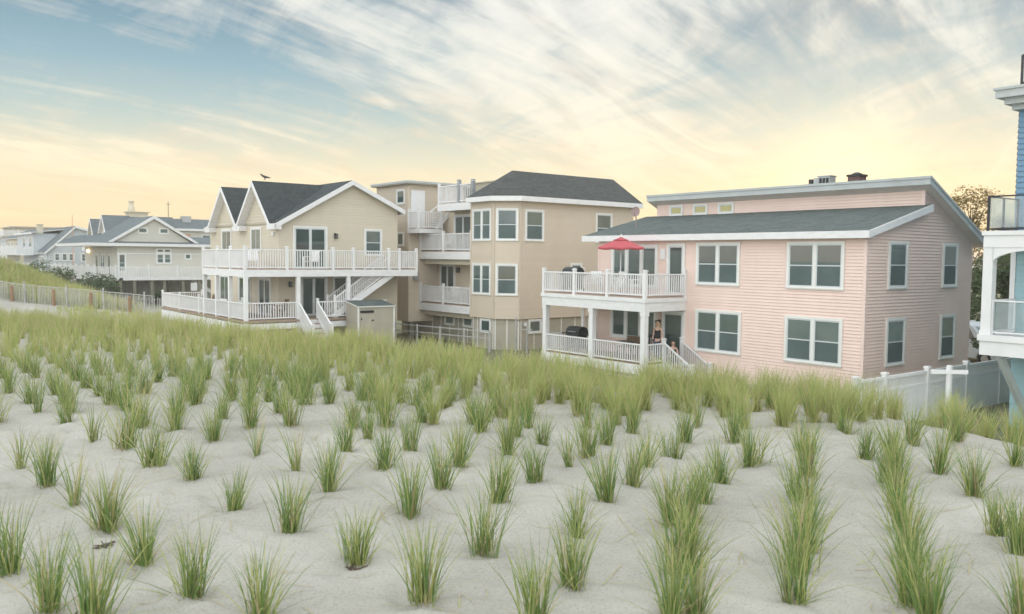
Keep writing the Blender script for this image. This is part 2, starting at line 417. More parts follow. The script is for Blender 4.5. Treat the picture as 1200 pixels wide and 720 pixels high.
def roof_slab(b, pts, th, m_top=0, m_side=1):
    n = len(pts); i = len(b.v)
    b.v += [tuple(p) for p in pts] + [(p[0], p[1], p[2] - th) for p in pts]
    b.f.append(tuple(range(i, i + n))); b.m.append(m_top)
    b.f.append(tuple(range(i + 2 * n - 1, i + n - 1, -1))); b.m.append(m_side)
    for k in range(n):
        k2 = (k + 1) % n; b.f.append((i + k, i + k + n, i + k2 + n, i + k2)); b.m.append(m_side)
    return b

def pieces(boxes, name, mat, parent):
    for bx in boxes: MB().box(*bx).build(name, mat, parent)

def lantern(parent, F, s, z, mat='dark_metal'):
    b = MB(); b.fbox(F, s - .06, s + .06, z - .12, z + .12, .02, .045); b.fbox(F, s - .025, s + .025, z + .06, z + .1, .045, .16)
    b.fbox(F, s - .09, s + .09, z + .06, z + .085, .05, .23); b.fbox(F, s - .08, s + .08, z - .18, z - .16, .06, .22)
    for a in (-.07, .05):
        for o in (.07, .19): b.fbox(F, s + a, s + a + .02, z - .16, z + .06, o, o + .02)
    l = b.build('wall_lantern', mat, parent)
    g = MB(); g.fbox(F, s - .048, s + .048, z - .155, z + .055, .092, .188); g.build('lantern_glass', 'pane_blind', l)
    return l
# ================================================================ PINK HOUSE
def pink_house():
    h = thing('beach_house', 'pink two-storey beach house with a grey green shed roof and white corner decks', 'house', (31, 21.7, .1), 'houses along the dune')
    X0, X1, Y0, Y1 = 26.94, 34.6, 15.24, 28.11; XC = 30.75
    fx, fy, fbx, fby = FX(X0), FY(Y0), FXb(X1), FYb(Y1)
    w = MB()
    # solid core
    lo = [(X0, 0.1), (X1, 0.1), (X1, 5.74), (XC, 7.56), (XC, 6.86), (X0, 5.84)]
    w.prism([(x, Y0, z) for x, z in lo], (0, Y1 - Y0, 0), 0)
    w.siding(fx, [(Y0, .3), (Y1, .3), (Y1, 5.85), (Y0, 5.85)])
    w.siding(FX(XC), [(Y0, 6.8), (Y1, 6.8), (Y1, 7.6), (Y0, 7.6)])
    for F in (fy, fby):
        w.siding(F, [(X0, .3), (XC, .3), (XC, 6.9), (X0, 5.88)])
        w.siding(F, [(XC, .3), (X1, .3), (X1, 5.78), (XC, 7.6)])
    w.siding(fbx, [(Y0, .3), (Y1, .3), (Y1, 5.74), (Y0, 5.74)])
    wall = w.build('wall', 'pink', h)
    f = MB(); f.box(X0 - .05, X1 + .05, Y0 - .05, Y1 + .05, -.4, .3); f.build('foundation', 'concrete', h)
    for x, y in ((X0, Y0), (X1, Y0), (X0, Y1), (X1, Y1)):
        c = MB(); c.box(x - .035, x + .07 if x == X0 else x + .035, y - .035 if y == Y0 else y - .07, y + .07 if y == Y0 else y + .035, .3, 5.72); c.build('corner_trim', 'pink_trim', h)
    pieces([(XC - .035, XC + .08, Y0 - .035, Y0 + .08, 6.95, 7.58)], 'corner_trim', 'pink_trim', h)
    # lower shingled roof
    r = MB(); xe, ze, xt, zt = 26.58, 6.02, 30.77, 7.06; ya, yb = 14.98, 28.82
    roof_slab(r, [(xe, ya, ze), (xt, ya, zt), (xt, yb, zt), (xe, yb, ze)], .12)
    lr = r.build('lower_roof', ['roof_green', 'soffit'], h)
    fb = MB(); fb.box(xe - .03, xe, ya - .03, yb + .03, 5.77, 6.015)
    for y, s in ((ya, -1), (yb, 1)):
        fb.prism([(xe, y, ze - .015), (xt + .1, y, zt + .01), (xt + .1, y, zt - .24), (xe, y, ze - .25)], (0, s * .03, 0))
    fb.box(xe, X0, ya, yb, 5.78, 5.80)
    fb.build('fascia', 'white_board', lr)
    # upper roof, high edge to the dune, falling away behind
    r = MB(); xh, zh, xb, zb = 30.33, 8.02, 35.0, 5.84; ya2, yb2 = 14.86, 28.35; sl = (zb - zh) / (xb - xh)
    roof_slab(r, [(xh, ya2, zh), (xb, ya2, zb), (xb, yb2, zb), (xh, yb2, zh)], .16)
    ur = r.build('upper_roof', ['roof_mid', 'soffit'], h)
    fb = MB(); fb.box(xh - .035, xh, ya2 - .03, yb2 + .03, 7.74, 7.97); fb.box(xh - .07, xh - .036, ya2 - .05, yb2 + .05, 7.95, 8.04)
    for y, s in ((ya2, -1), (yb2, 1)):
        fb.prism([(xh, y, zh - .01), (xb, y, zb - .01), (xb, y, zb - .27), (xh, y, zh - .27)], (0, s * .03, 0))
        y2 = y + s * .032
        fb.prism([(xh - .02, y2, zh + .03), (xb + .02, y2, zb + .03), (xb + .02, y2, zb - .06), (xh - .02, y2, zh - .06)], (0, s * .025, 0))
    fb.box(xb, xb + .03, ya2, yb2, zb - .27, zb - .01)
    fb.build('fascia', 'grey_fascia', ur)
    so = MB(); so.prism([(xh + .01, ya2 + .01, zh - .25), (xb - .01, ya2 + .01, zb - .25), (xb - .01, ya2 + .01, zb - .27), (xh + .01, ya2 + .01, zh - .27)], (0, yb2 - ya2 - .02, 0))
    so.build('soffit', 'soffit', ur)
    # roof boxes
    v = MB(); v.box(30.86, 31.3, 19.12, 19.62, 7.3, 8.36); v.box(30.82, 31.34, 19.08, 19.66, 8.36, 8.40)
    for k in range(3): v.box(30.845, 30.86, 19.16 + k * .15, 19.27 + k * .15, 7.95, 8.30, 1)
    v.box(31.0, 31.35, 19.72, 19.92, 7.3, 8.34); v.box(31.0, 31.3, 19.98, 20.14, 7.3, 8.30, 1)
    v.build('roof_vent', ['steel', 'dark_metal'], h)
    v = MB(); v.box(30.88, 31.35, 17.85, 18.35, 7.3, 8.28); v.box(30.84, 31.39, 17.81, 18.39, 8.28, 8.36, 1); v.lathe((31.1, 18.1, 8.36), [(.2, 0), (.2, .03), (.08, .09)], 10, 1)
    v.build('chimney', ['brick', 'dark_metal'], h)
    d = MB(); px, py = 28.35, 27.2
    d.tube((px, py, 6.4), (px, py, 6.9), .025); d.tube((px, py, 6.85), (px - .15, py - .1, 6.98), .02)
    n0 = Vector((-.8, -.5, .25)).normalized(); cc = Vector((px - .12, py - .08, 7.12))
    a = n0.cross(Vector((0, 0, 1))).normalized(); u = a.cross(n0)
    ringp = lambda r, o: [cc + a * (r * cos(t * pi / 9)) * .85 + u * (r * sin(t * pi / 9)) + n0 * o for t in range(18)]
    R0, R1, R2 = ringp(.24, .045), ringp(.15, .0), ringp(.04, -.02)
    for A_, B_ in ((R0, R1), (R1, R2)):
        for k in range(18): d.face([A_[k], A_[(k + 1) % 18], B_[(k + 1) % 18], B_[k]])
    d.face(R2); d.tube(cc - u * .2, cc + n0 * .3 - u * .12, .012); d.ball(cc + n0 * .3 - u * .12, .035, n=8)
    d.build('satellite_dish', 'dish_grey', h)
    # windows
    window(h, fx, 20.33, 22.45, 3.98, 5.68, 2, blind=.45); window(h, fx, 16.0, 18.27, 3.98, 5.68, 2, blind=.42)
    window(h, fx, 20.20, 22.42, 1.33, 3.03, 2); window(h, fx, 15.99, 18.28, 1.33, 3.02, 2)
    for s0, s1 in ((28.3, 29.6), (32.2, 33.38)):
        window(h, fy, s0, s1, 4.03, 5.72); window(h, fy, s0, s1, 1.33, 3.04)
    fc = FX(XC)
    for s0, s1 in ((26.48, 27.3), (25.04, 25.88), (23.6, 24.45)): window(h, fc, s0, s1, 7.02, 7.53, 1, 'fixed', .08, sill=False, glass='sunset_pane')
    # doors behind the decks
    glass_door(h, fx, 23.03, 24.0, 3.55, 5.66, 1, name='door')
    window(h, fx, 24.5, 27.25, 3.75, 5.62, 3, 'fixed', trim=.13, sill=False)
    glass_door(h, fx, 22.98, 24.2, .90, 2.88, 1, name='sliding_door'); window(h, fx, 24.5, 27.25, 1.5, 2.9, 3, 'fixed', trim=.13, sill=False)
    pl = MB(); pl.fbox(fx, 24.10, 24.36, 5.0, 5.42, .02, .06); pl.fbox(fx, 24.14, 24.32, 5.05, 5.37, .06, .075); pl.build('wall_plaque', 'white', h)
    for s, z in ((24.36, 2.35),): lantern(h, fx, s, z)
    # decks
    XD, YA, YB = 24.48, 22.94, 29.16
    dk = MB(); dk.box(XD + .03, X0 + .3, YA + .03, YB - .03, 3.36, 3.5); dk.box(XD + .2, X0, YA + .2, YB - .2, 3.0, 3.36, 1)
    up = dk.build('upper_deck', ['wood_deck', 'white_board'], h)
    fb = MB(); fb.box(XD, XD + .03, YA, YB, 2.93, 3.3); fb.box(XD + .031, X0 - .02, YA, YA + .03, 2.93, 3.3); fb.box(XD + .031, X0 - .02, YB - .03, YB, 2.93, 3.3)
    fb.box(XD - .04, XD + .03, YA - .04, YB + .04, 3.302, 3.46); fb.box(XD + .03, X0 - .02, YA - .04, YA + .03, 3.302, 3.46); fb.box(XD + .03, X0 - .02, YB - .03, YB + .04, 3.302, 3.46)
    fb.build('fascia', 'white_board', up)
    z = 3.5; e = .06
    railing(up, [(X0 - .03, YB - e, z), (XD + e, YB - e, z), (XD + e, YA + e, z), (X0 - .08, YA + e, z)], .92, [(0, 1), (.33, .66, 1), (1,)], pw=.13)
    dk = MB(); zl = .85; dk.box(XD + .03, X0 + .3, YA + .03, YB - .03, zl - .14, zl); dk.box(XD + .3, X0, YA + .3, YB - .3, 0, zl - .15, 1)
    low = dk.build('porch', ['wood_deck', 'white_board'], h)
    fb = MB(); fb.box(XD, XD + .03, YA, YB, .45, zl - .01); fb.box(XD + .031, X0 - .02, YA, YA + .03, .45, zl - .01); fb.box(XD + .031, X0 - .02, YB - .03, YB, .45, zl - .01)
    fb.build('fascia', 'white_board', low)
    for y in (YA + .13, 26.02, YB - .13):
        p = MB(); p.box(XD + .03, XD + .25, y - .11, y + .11, -.3, 2.94); p.box(XD + .01, XD + .27, y - .13, y + .13, 2.75, 2.93); p.build('post', 'white', low)
    p = MB(); p.box(X0 - .16, X0 - .02, YB - .25, YB - .1, -.3, 2.94); p.build('post', 'white', low)
    railing(low, [(X0 - .05, YB - .12, zl), (XD + .13, YB - .12, zl), (XD + .13, YA + .12, zl), (25.66, YA + .12, zl)], .80, [(), (), ()], pw=.12)
    steps(low, 25.8, 26.78, YA, zl, 0.0, -1, 5)
    for x in (25.74, 26.82):
        railing(low, [(x, YA + .1, zl), (x, YA - 1.4, -.05)], .84, [(0, 1)], pw=.12, name='stair_railing')
    return h
pink = pink_house()

# ================================================================ TAN HOUSE
def tan_house():
    h = thing('beach_house', 'tan beach house with twin steep charcoal gables and a white wraparound deck', 'house', (20.5, 46.5, .3), 'houses along the dune')
    X0, X1, Y0, Y1 = 17.46, 24.4, 41.8, 52.0
    fx, fy = FX(X0), FY(Y0)
    PX, PZ = 21.5, 8.98
    zl = PZ - (PX - X0) * .56; zr = PZ - (X1 - PX) * .455
    w = MB()
    w.prism([(X0, Y0, .2), (X1, Y0, .2), (X1, Y0, zr - .1), (PX, Y0, PZ - .15), (X0, Y0, zl - .1)], (0, Y1 - Y0, 0))
    zf = zl - .02
    w.siding(fx, [(Y0, 1.8), (Y1, 1.8), (Y1, zf), (Y0, zf)], .15)
    gs = ((44.3, 2.4), (49.0, 2.4))
    for c, hw in gs:
        w.siding(fx, [(c - hw, 6.6), (c + hw, 6.6), (c, 8.72)], .15)
        w.prism([(X0, c - hw, 6.5), (X0, c + hw, 6.5), (X0, c, 8.7)], (3.5, 0, 0))
    for F in (fy, FYb(Y1)):
        w.siding(F, [(X0, 1.3), (X1, 1.3), (X1, zr - .06), (PX, PZ - .08), (X0, zl - .06)], .15)
    w.siding(FXb(X1), [(Y0, 1.3), (Y1, 1.3), (Y1, zr - .1), (Y0, zr - .1)], .15)
    w.build('wall', 'tan', h)
    pieces([(X0 - .03, X0 + .07, Y0 - .03, Y0 + .07, 1.8, 6.6), (X1 - .07, X1 + .03, Y0 - .03, Y0 + .07, 1.0, zr - .1), (X0 - .03, X0 + .07, Y1 - .07, Y1 + .03, 1.8, 6.6)], 'corner_trim', 'tan', h)
    r = MB(); ya, yb = 41.42, 52.35; th = .1
    xl, xr = X0 - .33, X1 + .3; zL = PZ - (PX - xl) * .56 + .08; zR = PZ - (xr - PX) * .455 + .08; zP = PZ + .08
    xs_ = X0 + .02; zS = PZ - (PX - xs_) * .56 + .08
    roof_slab(r, [(xs_, 41.96, zS), (PX, 41.96, zP), (PX, yb, zP), (xs_, yb, zS)], th)
    roof_slab(r, [(xl, ya, zL), (PX, ya, zP), (PX, 41.959, zP), (xl, 41.959, zL)], th)
    roof_slab(r, [(PX, ya, zP), (xr, ya, zR), (xr, yb, zR), (PX, yb, zP)], th)
    for c, hw in gs:
        hw2 = hw - .03; ze = 6.62; zk = 8.94 if c < 46 else 8.90
        g0, g1 = c - 2.36, c + 2.36
        roof_slab(r, [(17.04, g0, ze), (17.04, c, zk), (21.35, c, zk), (21.35, g0, ze)], th)
        roof_slab(r, [(17.04, c, zk), (17.04, g1, ze), (21.35, g1, ze), (21.35, c, zk)], th)
    rf = r.build('roof', ['roof_dark', 'soffit'], h)
    fb = MB()
    # rakes of the big side gable
    for (xa, za, xb2, zb2) in ((xl, zL, PX, zP), (PX, zP, xr, zR)):
        for y, s in ((ya, -1), (yb, 1)):
            fb.prism([(xa, y, za - .01), (xb2, y, zb2 - .01), (xb2, y, zb2 - .26), (xa, y, za - .26)], (0, s * .03, 0))
    for c, hw in gs:
        zk = 8.94 if c < 46 else 8.90
        for s in (-1, 1):
            g = c + s * 2.36
            fb.prism([(17.04, g, 6.61), (17.04, c, zk - .01), (17.04, c, zk - .27), (17.04, g, 6.37)], (-.03, 0, 0))
            fb.prism([(17.05, g, 6.40), (17.05, c, zk - .26), (17.05, c, zk - .28), (17.05, g, 6.38)], (.4, 0, 0))   # soffit strip
    for g0, g1 in ((41.42, 42.25), (46.1, 47.2), (51.0, 51.75)):
        fb.box(17.02, X0 + .02, g0, g1, 6.33, 6.60)
    fb.box(xl - .02, xl + .03, 41.39, 41.95, zL - .30, zL - .02); fb.box(xr - .02, xr + .03, ya, yb, zR - .27, zR - .02)
    fb.build('fascia', 'white_board', rf)
    # windows and doors
    glass_door(h, fy, 18.22, 20.16, 4.32, 6.55, 2)
    window(h, fy, 22.33, 23.45, 5.0, 6.5)
    window(h, fx, 43.95, 45.45, 5.2, 6.5, 1, 'slider'); window(h, fx, 48.4, 50.0, 5.2, 6.48, 1, 'slider')
    glass_door(h, fy, 18.6, 20.15, 1.85, 3.98, 2); window(h, fy, 20.45, 21.4, 2.3, 3.95, 1)
    glass_door(h, fx, 42.7, 44.4, 1.85, 3.85, 2); window(h, fx, 45.5, 47.3, 2.3, 3.85, 1, 'slider'); window(h, fx, 48.7, 50.4, 2.3, 3.85, 1, 'slider')
    lantern(h, fy, 20.62, 6.1); lantern(h, fy, 18.05, 3.55)
    fl = MB(); fl.fbox(fx, 42.2, 42.45, 6.02, 6.2, .02, .12); fl.build('flood_lamp', 'white', h)
    # upper deck
    XD, YD, YE, XE = 14.93, 39.82, 45.9, 24.55; z = 4.32
    dk = MB(); dk.box(XD + .03, X0, YD + .03, YE - .03, z - .13, z); dk.box(X0 + .001, 21.3, YD + .03, Y0, z - .13, z); dk.box(23.4, XE - .03, YD + .03, Y0, z - .13, z); dk.box(21.3, 23.4, 40.95, Y0, z - .13, z)
    dk.box(XD + .2, X0, YD + .2, YD + .25, z - .27, z - .14, 1)
    up = dk.build('upper_deck', ['wood_deck', 'white_board'], h)
    fb = MB(); fb.box(XD, XD + .03, YD, YE, z - .36, z - .02); fb.box(XD + .031, XE, YD, YD + .03, z - .36, z - .02); fb.box(XD + .031, X0, YE - .03, YE, z - .36, z - .02); fb.box(XE - .03, XE, YD + .031, Y0, z - .36, z - .02)
    fb.build('fascia', 'white_board', up)
    e = .05
    railing(up, [(X0 - .05, YE - e, z), (XD + e, YE - e, z), (XD + e, YD + e, z), (20.7, YD + e, z), (XE - e, YD + e, z), (XE - e, Y0 - .05, z)], .98,
            [(0, 1), (.36, .68, 1), (.37, .80, 1), (.55, .72, 1), (1,)], pw=.12)
    # porch
    zb = 1.85; YF = 53.4
    dk = MB(); dk.box(XD + .03, X0 + .05, YD + .03, YF, zb - .13, zb); dk.box(X0 + .051, 22.8, YD + .03, Y0 + .05, zb - .13, zb)
    low = dk.build('porch', ['wood_deck'], h)
    fb = MB(); fb.box(XD, XD + .03, YD, YF, zb - .8, zb - .16); fb.box(XD + .031, 22.8, YD, YD + .03, zb - .45, zb - .16)
    fb.box(XD - .02, XD + .02, YD - .02, YF, zb - .11, zb - .01, 1); fb.box(XD + .021, 22.8, YD - .02, YD + .02, zb - .11, zb - .01, 1)
    fb.build('fascia', ['white_board', 'wood_deck'], low)
    for x, y in ((XD + .1, YD + .1), (17.68, YD + .1), (20.43, YD + .1), (XD + .1, 42.0), (XD + .1, 43.9), (XD + .1, YE - .1)):
        p = MB(); p.box(x - .09, x + .09, y - .09, y + .09, .8, z - .36); p.build('post', 'white', low)
    for x, y in ((15.6, 48), (15.6, 51.5), (21.5, 40.3)):
        p = MB(); p.box(x - .1, x + .1, y - .1, y + .1, .2, zb - .13); p.build('pile', 'pile', low)
    railing(low, [(XD + 2.4, YF - .05, zb), (XD + .06, YF - .05, zb), (XD + .06, YD + .1, zb), (17.68, YD + .1, zb)], .86, [(0, 1), (.25, .5), (1,)], pw=.1)
    railing(low, [(18.72, YD + .1, zb), (20.43, YD + .1, zb), (22.7, YD + .1, zb)], .86, [(0,), ()], pw=.11)
    steps(low, 17.8, 18.66, YD, zb, .5, -1, 6)
    for x in (17.72, 18.72): railing(low, [(x, YD + .1, zb), (x, YD - 1.55, .7)], .86, [(1,)], pw=.11, name='stair_railing', sp=.11)
    # flight from porch to upper deck
    b = MB(); n = 12; xa, xb2 = 19.7, 23.3
    for i in range(n):
        x = xa + (xb2 - xa) * i / n; zz = zb + (z - zb) * (i + 1) / n
        b.box(x, x + .32, 40.0, 40.85, zz - .05, zz, 0); b.box(x, x + .02, 40.0, 40.85, zz - .2, zz - .05, 1)
    for y in (39.97, 40.88): b.beam((xa - .1, y, zb + .02), (xb2, y, z - .12), .05, .3, 1)
    st = b.build('stairs', ['wood_deck', 'white_board'], low)
    for y in (39.99, 40.86): railing(low, [(xa, y, zb + .15), (xb2 - .25, y, z - .05)], .86, [(0,)], pw=.11, name='stair_railing', sp=.14)
    p = MB(); p.box(X0 + .1, X1 - .1, Y0 + .1, Y1 - .1, .1, 1.3); p.build('foundation', 'concrete', h)
    return h
tan = tan_house()

# ================================================================ BEIGE HOUSE
def beige_house():
    h = thing('beach_house', 'beige three-level beach house with an eight-sided bay, hip roof and stacked balconies', 'house', (31, 38, .2), 'houses along the dune')
    XB, YB = 27.43, 34.5; A = .95; XF, YF1, YF2 = XB - A, YB + A, 37.47
    X1 = 35.64; XR = 27.8; YW = 42.8; XT = 25.8; YT = 46.6
    fy, fx, fr, fw, ft = FY(YB), FX(XF), FX(XR), FY(YW), FX(XT)
    k = sqrt(.5); f2 = Fr((XB, YB), (-k, k), (-k, -k)); L2 = A / k
    zs, ze = 1.81, 7.95
    w = MB()
    w.prism([(XB, YB, zs), (XF, YF1, zs), (XF, YF2, zs), (X1, YF2, zs), (X1, YB, zs)], (0, 0, ze - zs))
    w.box(XR, X1, YF2 + .001, YW, zs, ze - .1); w.box(XT, X1, YW + .001, YT, zs - .6, ze)
    w.box(XT + .001, 29.6, YW + .002, YT - .01, ze + .001, 9.2)
    w.siding(fy, [(XB, zs), (X1, zs), (X1, ze), (XB, ze)]); w.siding(FXb(X1), [(YB, zs), (YT, zs), (YT, ze), (YB, ze)])
    w.siding(f2, [(0, zs), (L2, zs), (L2, ze), (0, ze)]); w.siding(fx, [(YF1, zs), (YF2, zs), (YF2, ze), (YF1, ze)])
    w.siding(FYb(YF2), [(XF, zs), (XR, zs), (XR, ze), (XF, ze)])
    w.siding(fr, [(YF2, zs), (YW, zs), (YW, ze), (YF2, ze)])
    w.siding(fw, [(XT, 1.24), (XR + 1.9, 1.24), (XR + 1.9, 9.2), (XT, 9.2)]); w.siding(ft, [(YW, 1.24), (YT, 1.24), (YT, 9.2), (YW, 9.2)])
    w.build('wall', 'beige', h)
    pieces([(x - .05, x + .05, y - .05, y + .05, zs if x != XT else 1.24, ze - .05 if x != XT else 9.1) for x, y in ((XB, YB), (XF, YF1), (XF, YF2), (X1, YB), (XT, YW))], 'corner_trim', 'beige', h)
    # base
    b = MB(); b.prism([(XB + .1, YB + .08, -.3), (XF + .1, YF1 + .08, -.3), (XF + .1, YF2, -.3), (XR - .4, YF2 + .01, -.3), (XR - .4, YW, -.3), (X1 - .1, YW, -.3), (X1 - .1, YB + .08, -.3)], (0, 0, zs + .29))
    b.box(XT + 1.6, X1 - .2, YW + .01, YT - .3, -.3, 1.2)
    bs = b.build('base_wall', 'base_panel', h)
    st = MB()
    for s in (27.62, 28.5, 29.4, 30.4, 31.4, 32.4, 33.4, 34.4, 35.4): st.fbox(FY(YB + .08), s - .025, s + .025, -.3, 1.8, -.01, .02)
    for s in (35.6, 36.3, 37.0, 37.4): st.fbox(FX(XF + .1), s - .025, s + .025, -.3, 1.8, -.01, .02)
    for s in (38.2, 39.1, 40.0, 40.9, 41.8, 42.7): st.fbox(FX(XR - .4), s - .025, s + .025, -.3, 1.8, -.01, .02)
    f3 = Fr((XB + .1, YB + .08), (-k, k), (-k, -k))
    for s in (.06, .66, 1.28): st.fbox(f3, s - .03, s + .03, -.3, 1.8, -.01, .02)
    st.build('batten', 'trim', bs)
    for F, s0, s1, z0, z1 in ((FY(YB + .08), 28.08, 28.98, 1.03, 1.79), (FX(XF + .1), 35.75, 36.7, 1.03, 1.79), (FX(XR - .4), 40.35, 41.35, 1.08, 1.76), (FX(XR - .4), 38.55, 39.5, 1.08, 1.76)):
        window(h, F, s0, s1, z0, z1, 1, 'fixed', .09, sill=False)
    for x, y in ((XT + .3, YW + .25), (XT + .3, YT - .3)):
        p = MB(); p.box(x - .13, x + .13, y - .13, y + .13, -.2, 1.24); p.build('pile', 'pile', h)
    lm = MB(); lm.fbox(FY(YB + .08), 27.8, 27.95, 1.45, 1.62, 0, .14); lm.ball((27.87, YB - .1, 1.5), .07, n=8); lm.build('flood_lamp', 'white', h)
    # roof: gable at the back, hipped round the bay
    zr, yr = 9.63, 36.0; o = .36; z0 = 8.16
    e = [(X1 + .5, YB - o), (XB - .16, YB - o), (XF - o, YF1 - .16), (XF - o, YF2 + .05), (X1 + .5, YF2 + .3)]
    tip, rb = (28.05, yr, zr), (X1 - .1, yr, zr); eb = [(x, y, z0) for x, y in e]
    r = MB()
    roof_slab(r, [eb[0], rb, tip, eb[1]], .08); roof_slab(r, [eb[1], tip, eb[2]], .08); roof_slab(r, [eb[2], tip, eb[3]], .08)
    roof_slab(r, [eb[3], tip, rb, eb[4]], .08); roof_slab(r, [eb[4], rb, eb[0]], .08)
    rf = r.build('roof', ['roof_mid', 'soffit'], h)
    fb = MB()
    ee = e + [e[0]]
    for i in range(5):
        p, q = Vector((*ee[i], 0)), Vector((*ee[i + 1], 0)); fb.beam((p.x, p.y, z0 - .135), (q.x, q.y, z0 - .135), .04, .24)
    fb.prism([(x, y, z0 - .24) for x, y in e], (0, 0, .02))
    fb.build('fascia', 'white_board', rf)
    t = MB(); t.box(XT - .28, 29.9, YW - .28, YT + .2, 9.2, 9.26); t.box(30.2, 35.4, 39.6, 45.8, 7.9, 9.45)
    t.box(30.1, 35.5, 39.5, 45.9, 9.45, 9.52); t.build('flat_roof', 'base_panel', h)
    t = MB(); t.box(XT - .32, 29.95, YW - .32, YT + .24, 9.261, 9.38); t.build('tower_fascia', 'grey_fascia', h)
    # windows
    window(h, fy, 27.72, 29.0, 5.85, 7.52); window(h, fy, 32.73, 34.0, 5.85, 7.53); window(h, fy, 30.9, 31.75, 3.75, 4.75)
    window(h, f2, .08, 1.25, 5.85, 7.56); window(h, f2, .08, 1.25, 3.02, 4.70, blind=1.0)
    window(h, fx, YF1 + .2, YF2 - .14, 5.85, 7.56, 2); window(h, fx, YF1 + .2, YF2 - .14, 3.02, 4.70, 2)
    window(h, ft, 43.2, 44.15, 8.05, 8.95, 1, 'fixed', .09, sill=False); window(h, ft, 43.3, 44.1, 5.6, 6.45, 1, 'fixed', .09, sill=False)
    glass_door(h, fr, 39.2, 41.03, 5.35, 7.45, 2); glass_door(h, fr, 40.9, 42.5, 2.4, 4.62, 2); lantern(h, fr, 40.5, 4.3)
    d = MB(); d.fbox(fw, 25.9, 26.85, 6.65, 8.85, .02, .06); d.fbox(fw, 25.98, 26.77, 6.7, 8.77, .06, .07); d.build('door', 'white', h)
    bx = MB(); bx.fbox(fw, 26.05, 26.35, 3.65, 4.1, .02, .2); bx.fbox(fw, 26.07, 26.33, 3.67, 4.08, .2, .22); bx.build('meter_box', 'steel', h)
    # balconies in the recess
    for z in (5.34, 2.38):
        b = MB(); b.box(XF + .03, XR, YF2 + .01, YW - .02, z - .14, z); b.box(XF + .35, XR, YF2 + .02, YW - .03, z - .75, z - .47, 1)
        bal = b.build('balcony', ['wood_deck', 'cream_trim'], h)
        b = MB(); b.box(XF, XF + .03, YF2 + .01, YW + .03, z - .46, z - .05); b.box(XF + .03, XR, YW - .02, YW + .03, z - .46, z - .05); b.build('fascia', 'white_board', bal)
        railing(bal, [(XF + .06, YW - .1, z), (XF + .06, YF2 + .1, z)], .98, [(0, .47, 1)], pw=.12)
    # tower landing and stair to the roof deck
    b = MB(); b.box(25.72, 27.35, 41.6, YW, 6.5, 6.62); b.box(25.7, 27.37, 41.58, 41.6, 6.36, 6.6, 1); b.box(25.69, 25.72, 41.58, YW + .02, 6.36, 6.6, 1)
    ld = b.build('landing', ['wood_deck', 'white_board'], h)
    railing(ld, [(25.76, YW - .05, 6.62), (25.76, 41.66, 6.62), (27.3, 41.66, 6.62)], .98, pw=.11)
    b = MB(); n = 9
    for i in range(n): b.box(26.95 + i * .14, 27.12 + i * .14, 41.7, YW - .1, 6.62 + (i + 1) * .145 - .04, 6.62 + (i + 1) * .145)
    b.beam((26.5, 41.64, 7.55), (28.1, 41.64, 8.75), .07, .06); b.beam((26.9, 41.64, 6.6), (28.2, 41.64, 7.9), .05, .22); b.build('roof_stairs', 'white_board', ld)
    b = MB(); b.box(26.63, 30.2, YF2 + .02, 41.0, 7.86, 8.0); b.box(26.6, 26.63, YF2 + .02, 41.02, 7.58, 7.98, 1); b.box(26.63, 28.2, 41.0, 41.02, 7.58, 7.98, 1)
    rd = b.build('roof_deck', ['wood_deck', 'white_board'], h)
    railing(rd, [(28.2, 40.96, 8.0), (26.68, 40.96, 8.0), (26.68, 39.0, 8.0), (26.68, YF2 + .2, 8.0)], 1.0, [(0, 1), (1,), (1,)], pw=.12, sp=.16)
    pieces([(26.6, 26.78, 38.9, 39.08, 8.0, 9.25), (26.62, 26.8, 37.6, 37.8, 8.0, 9.2)], 'post', 'steel', rd)
    return h
beige = beige_house()

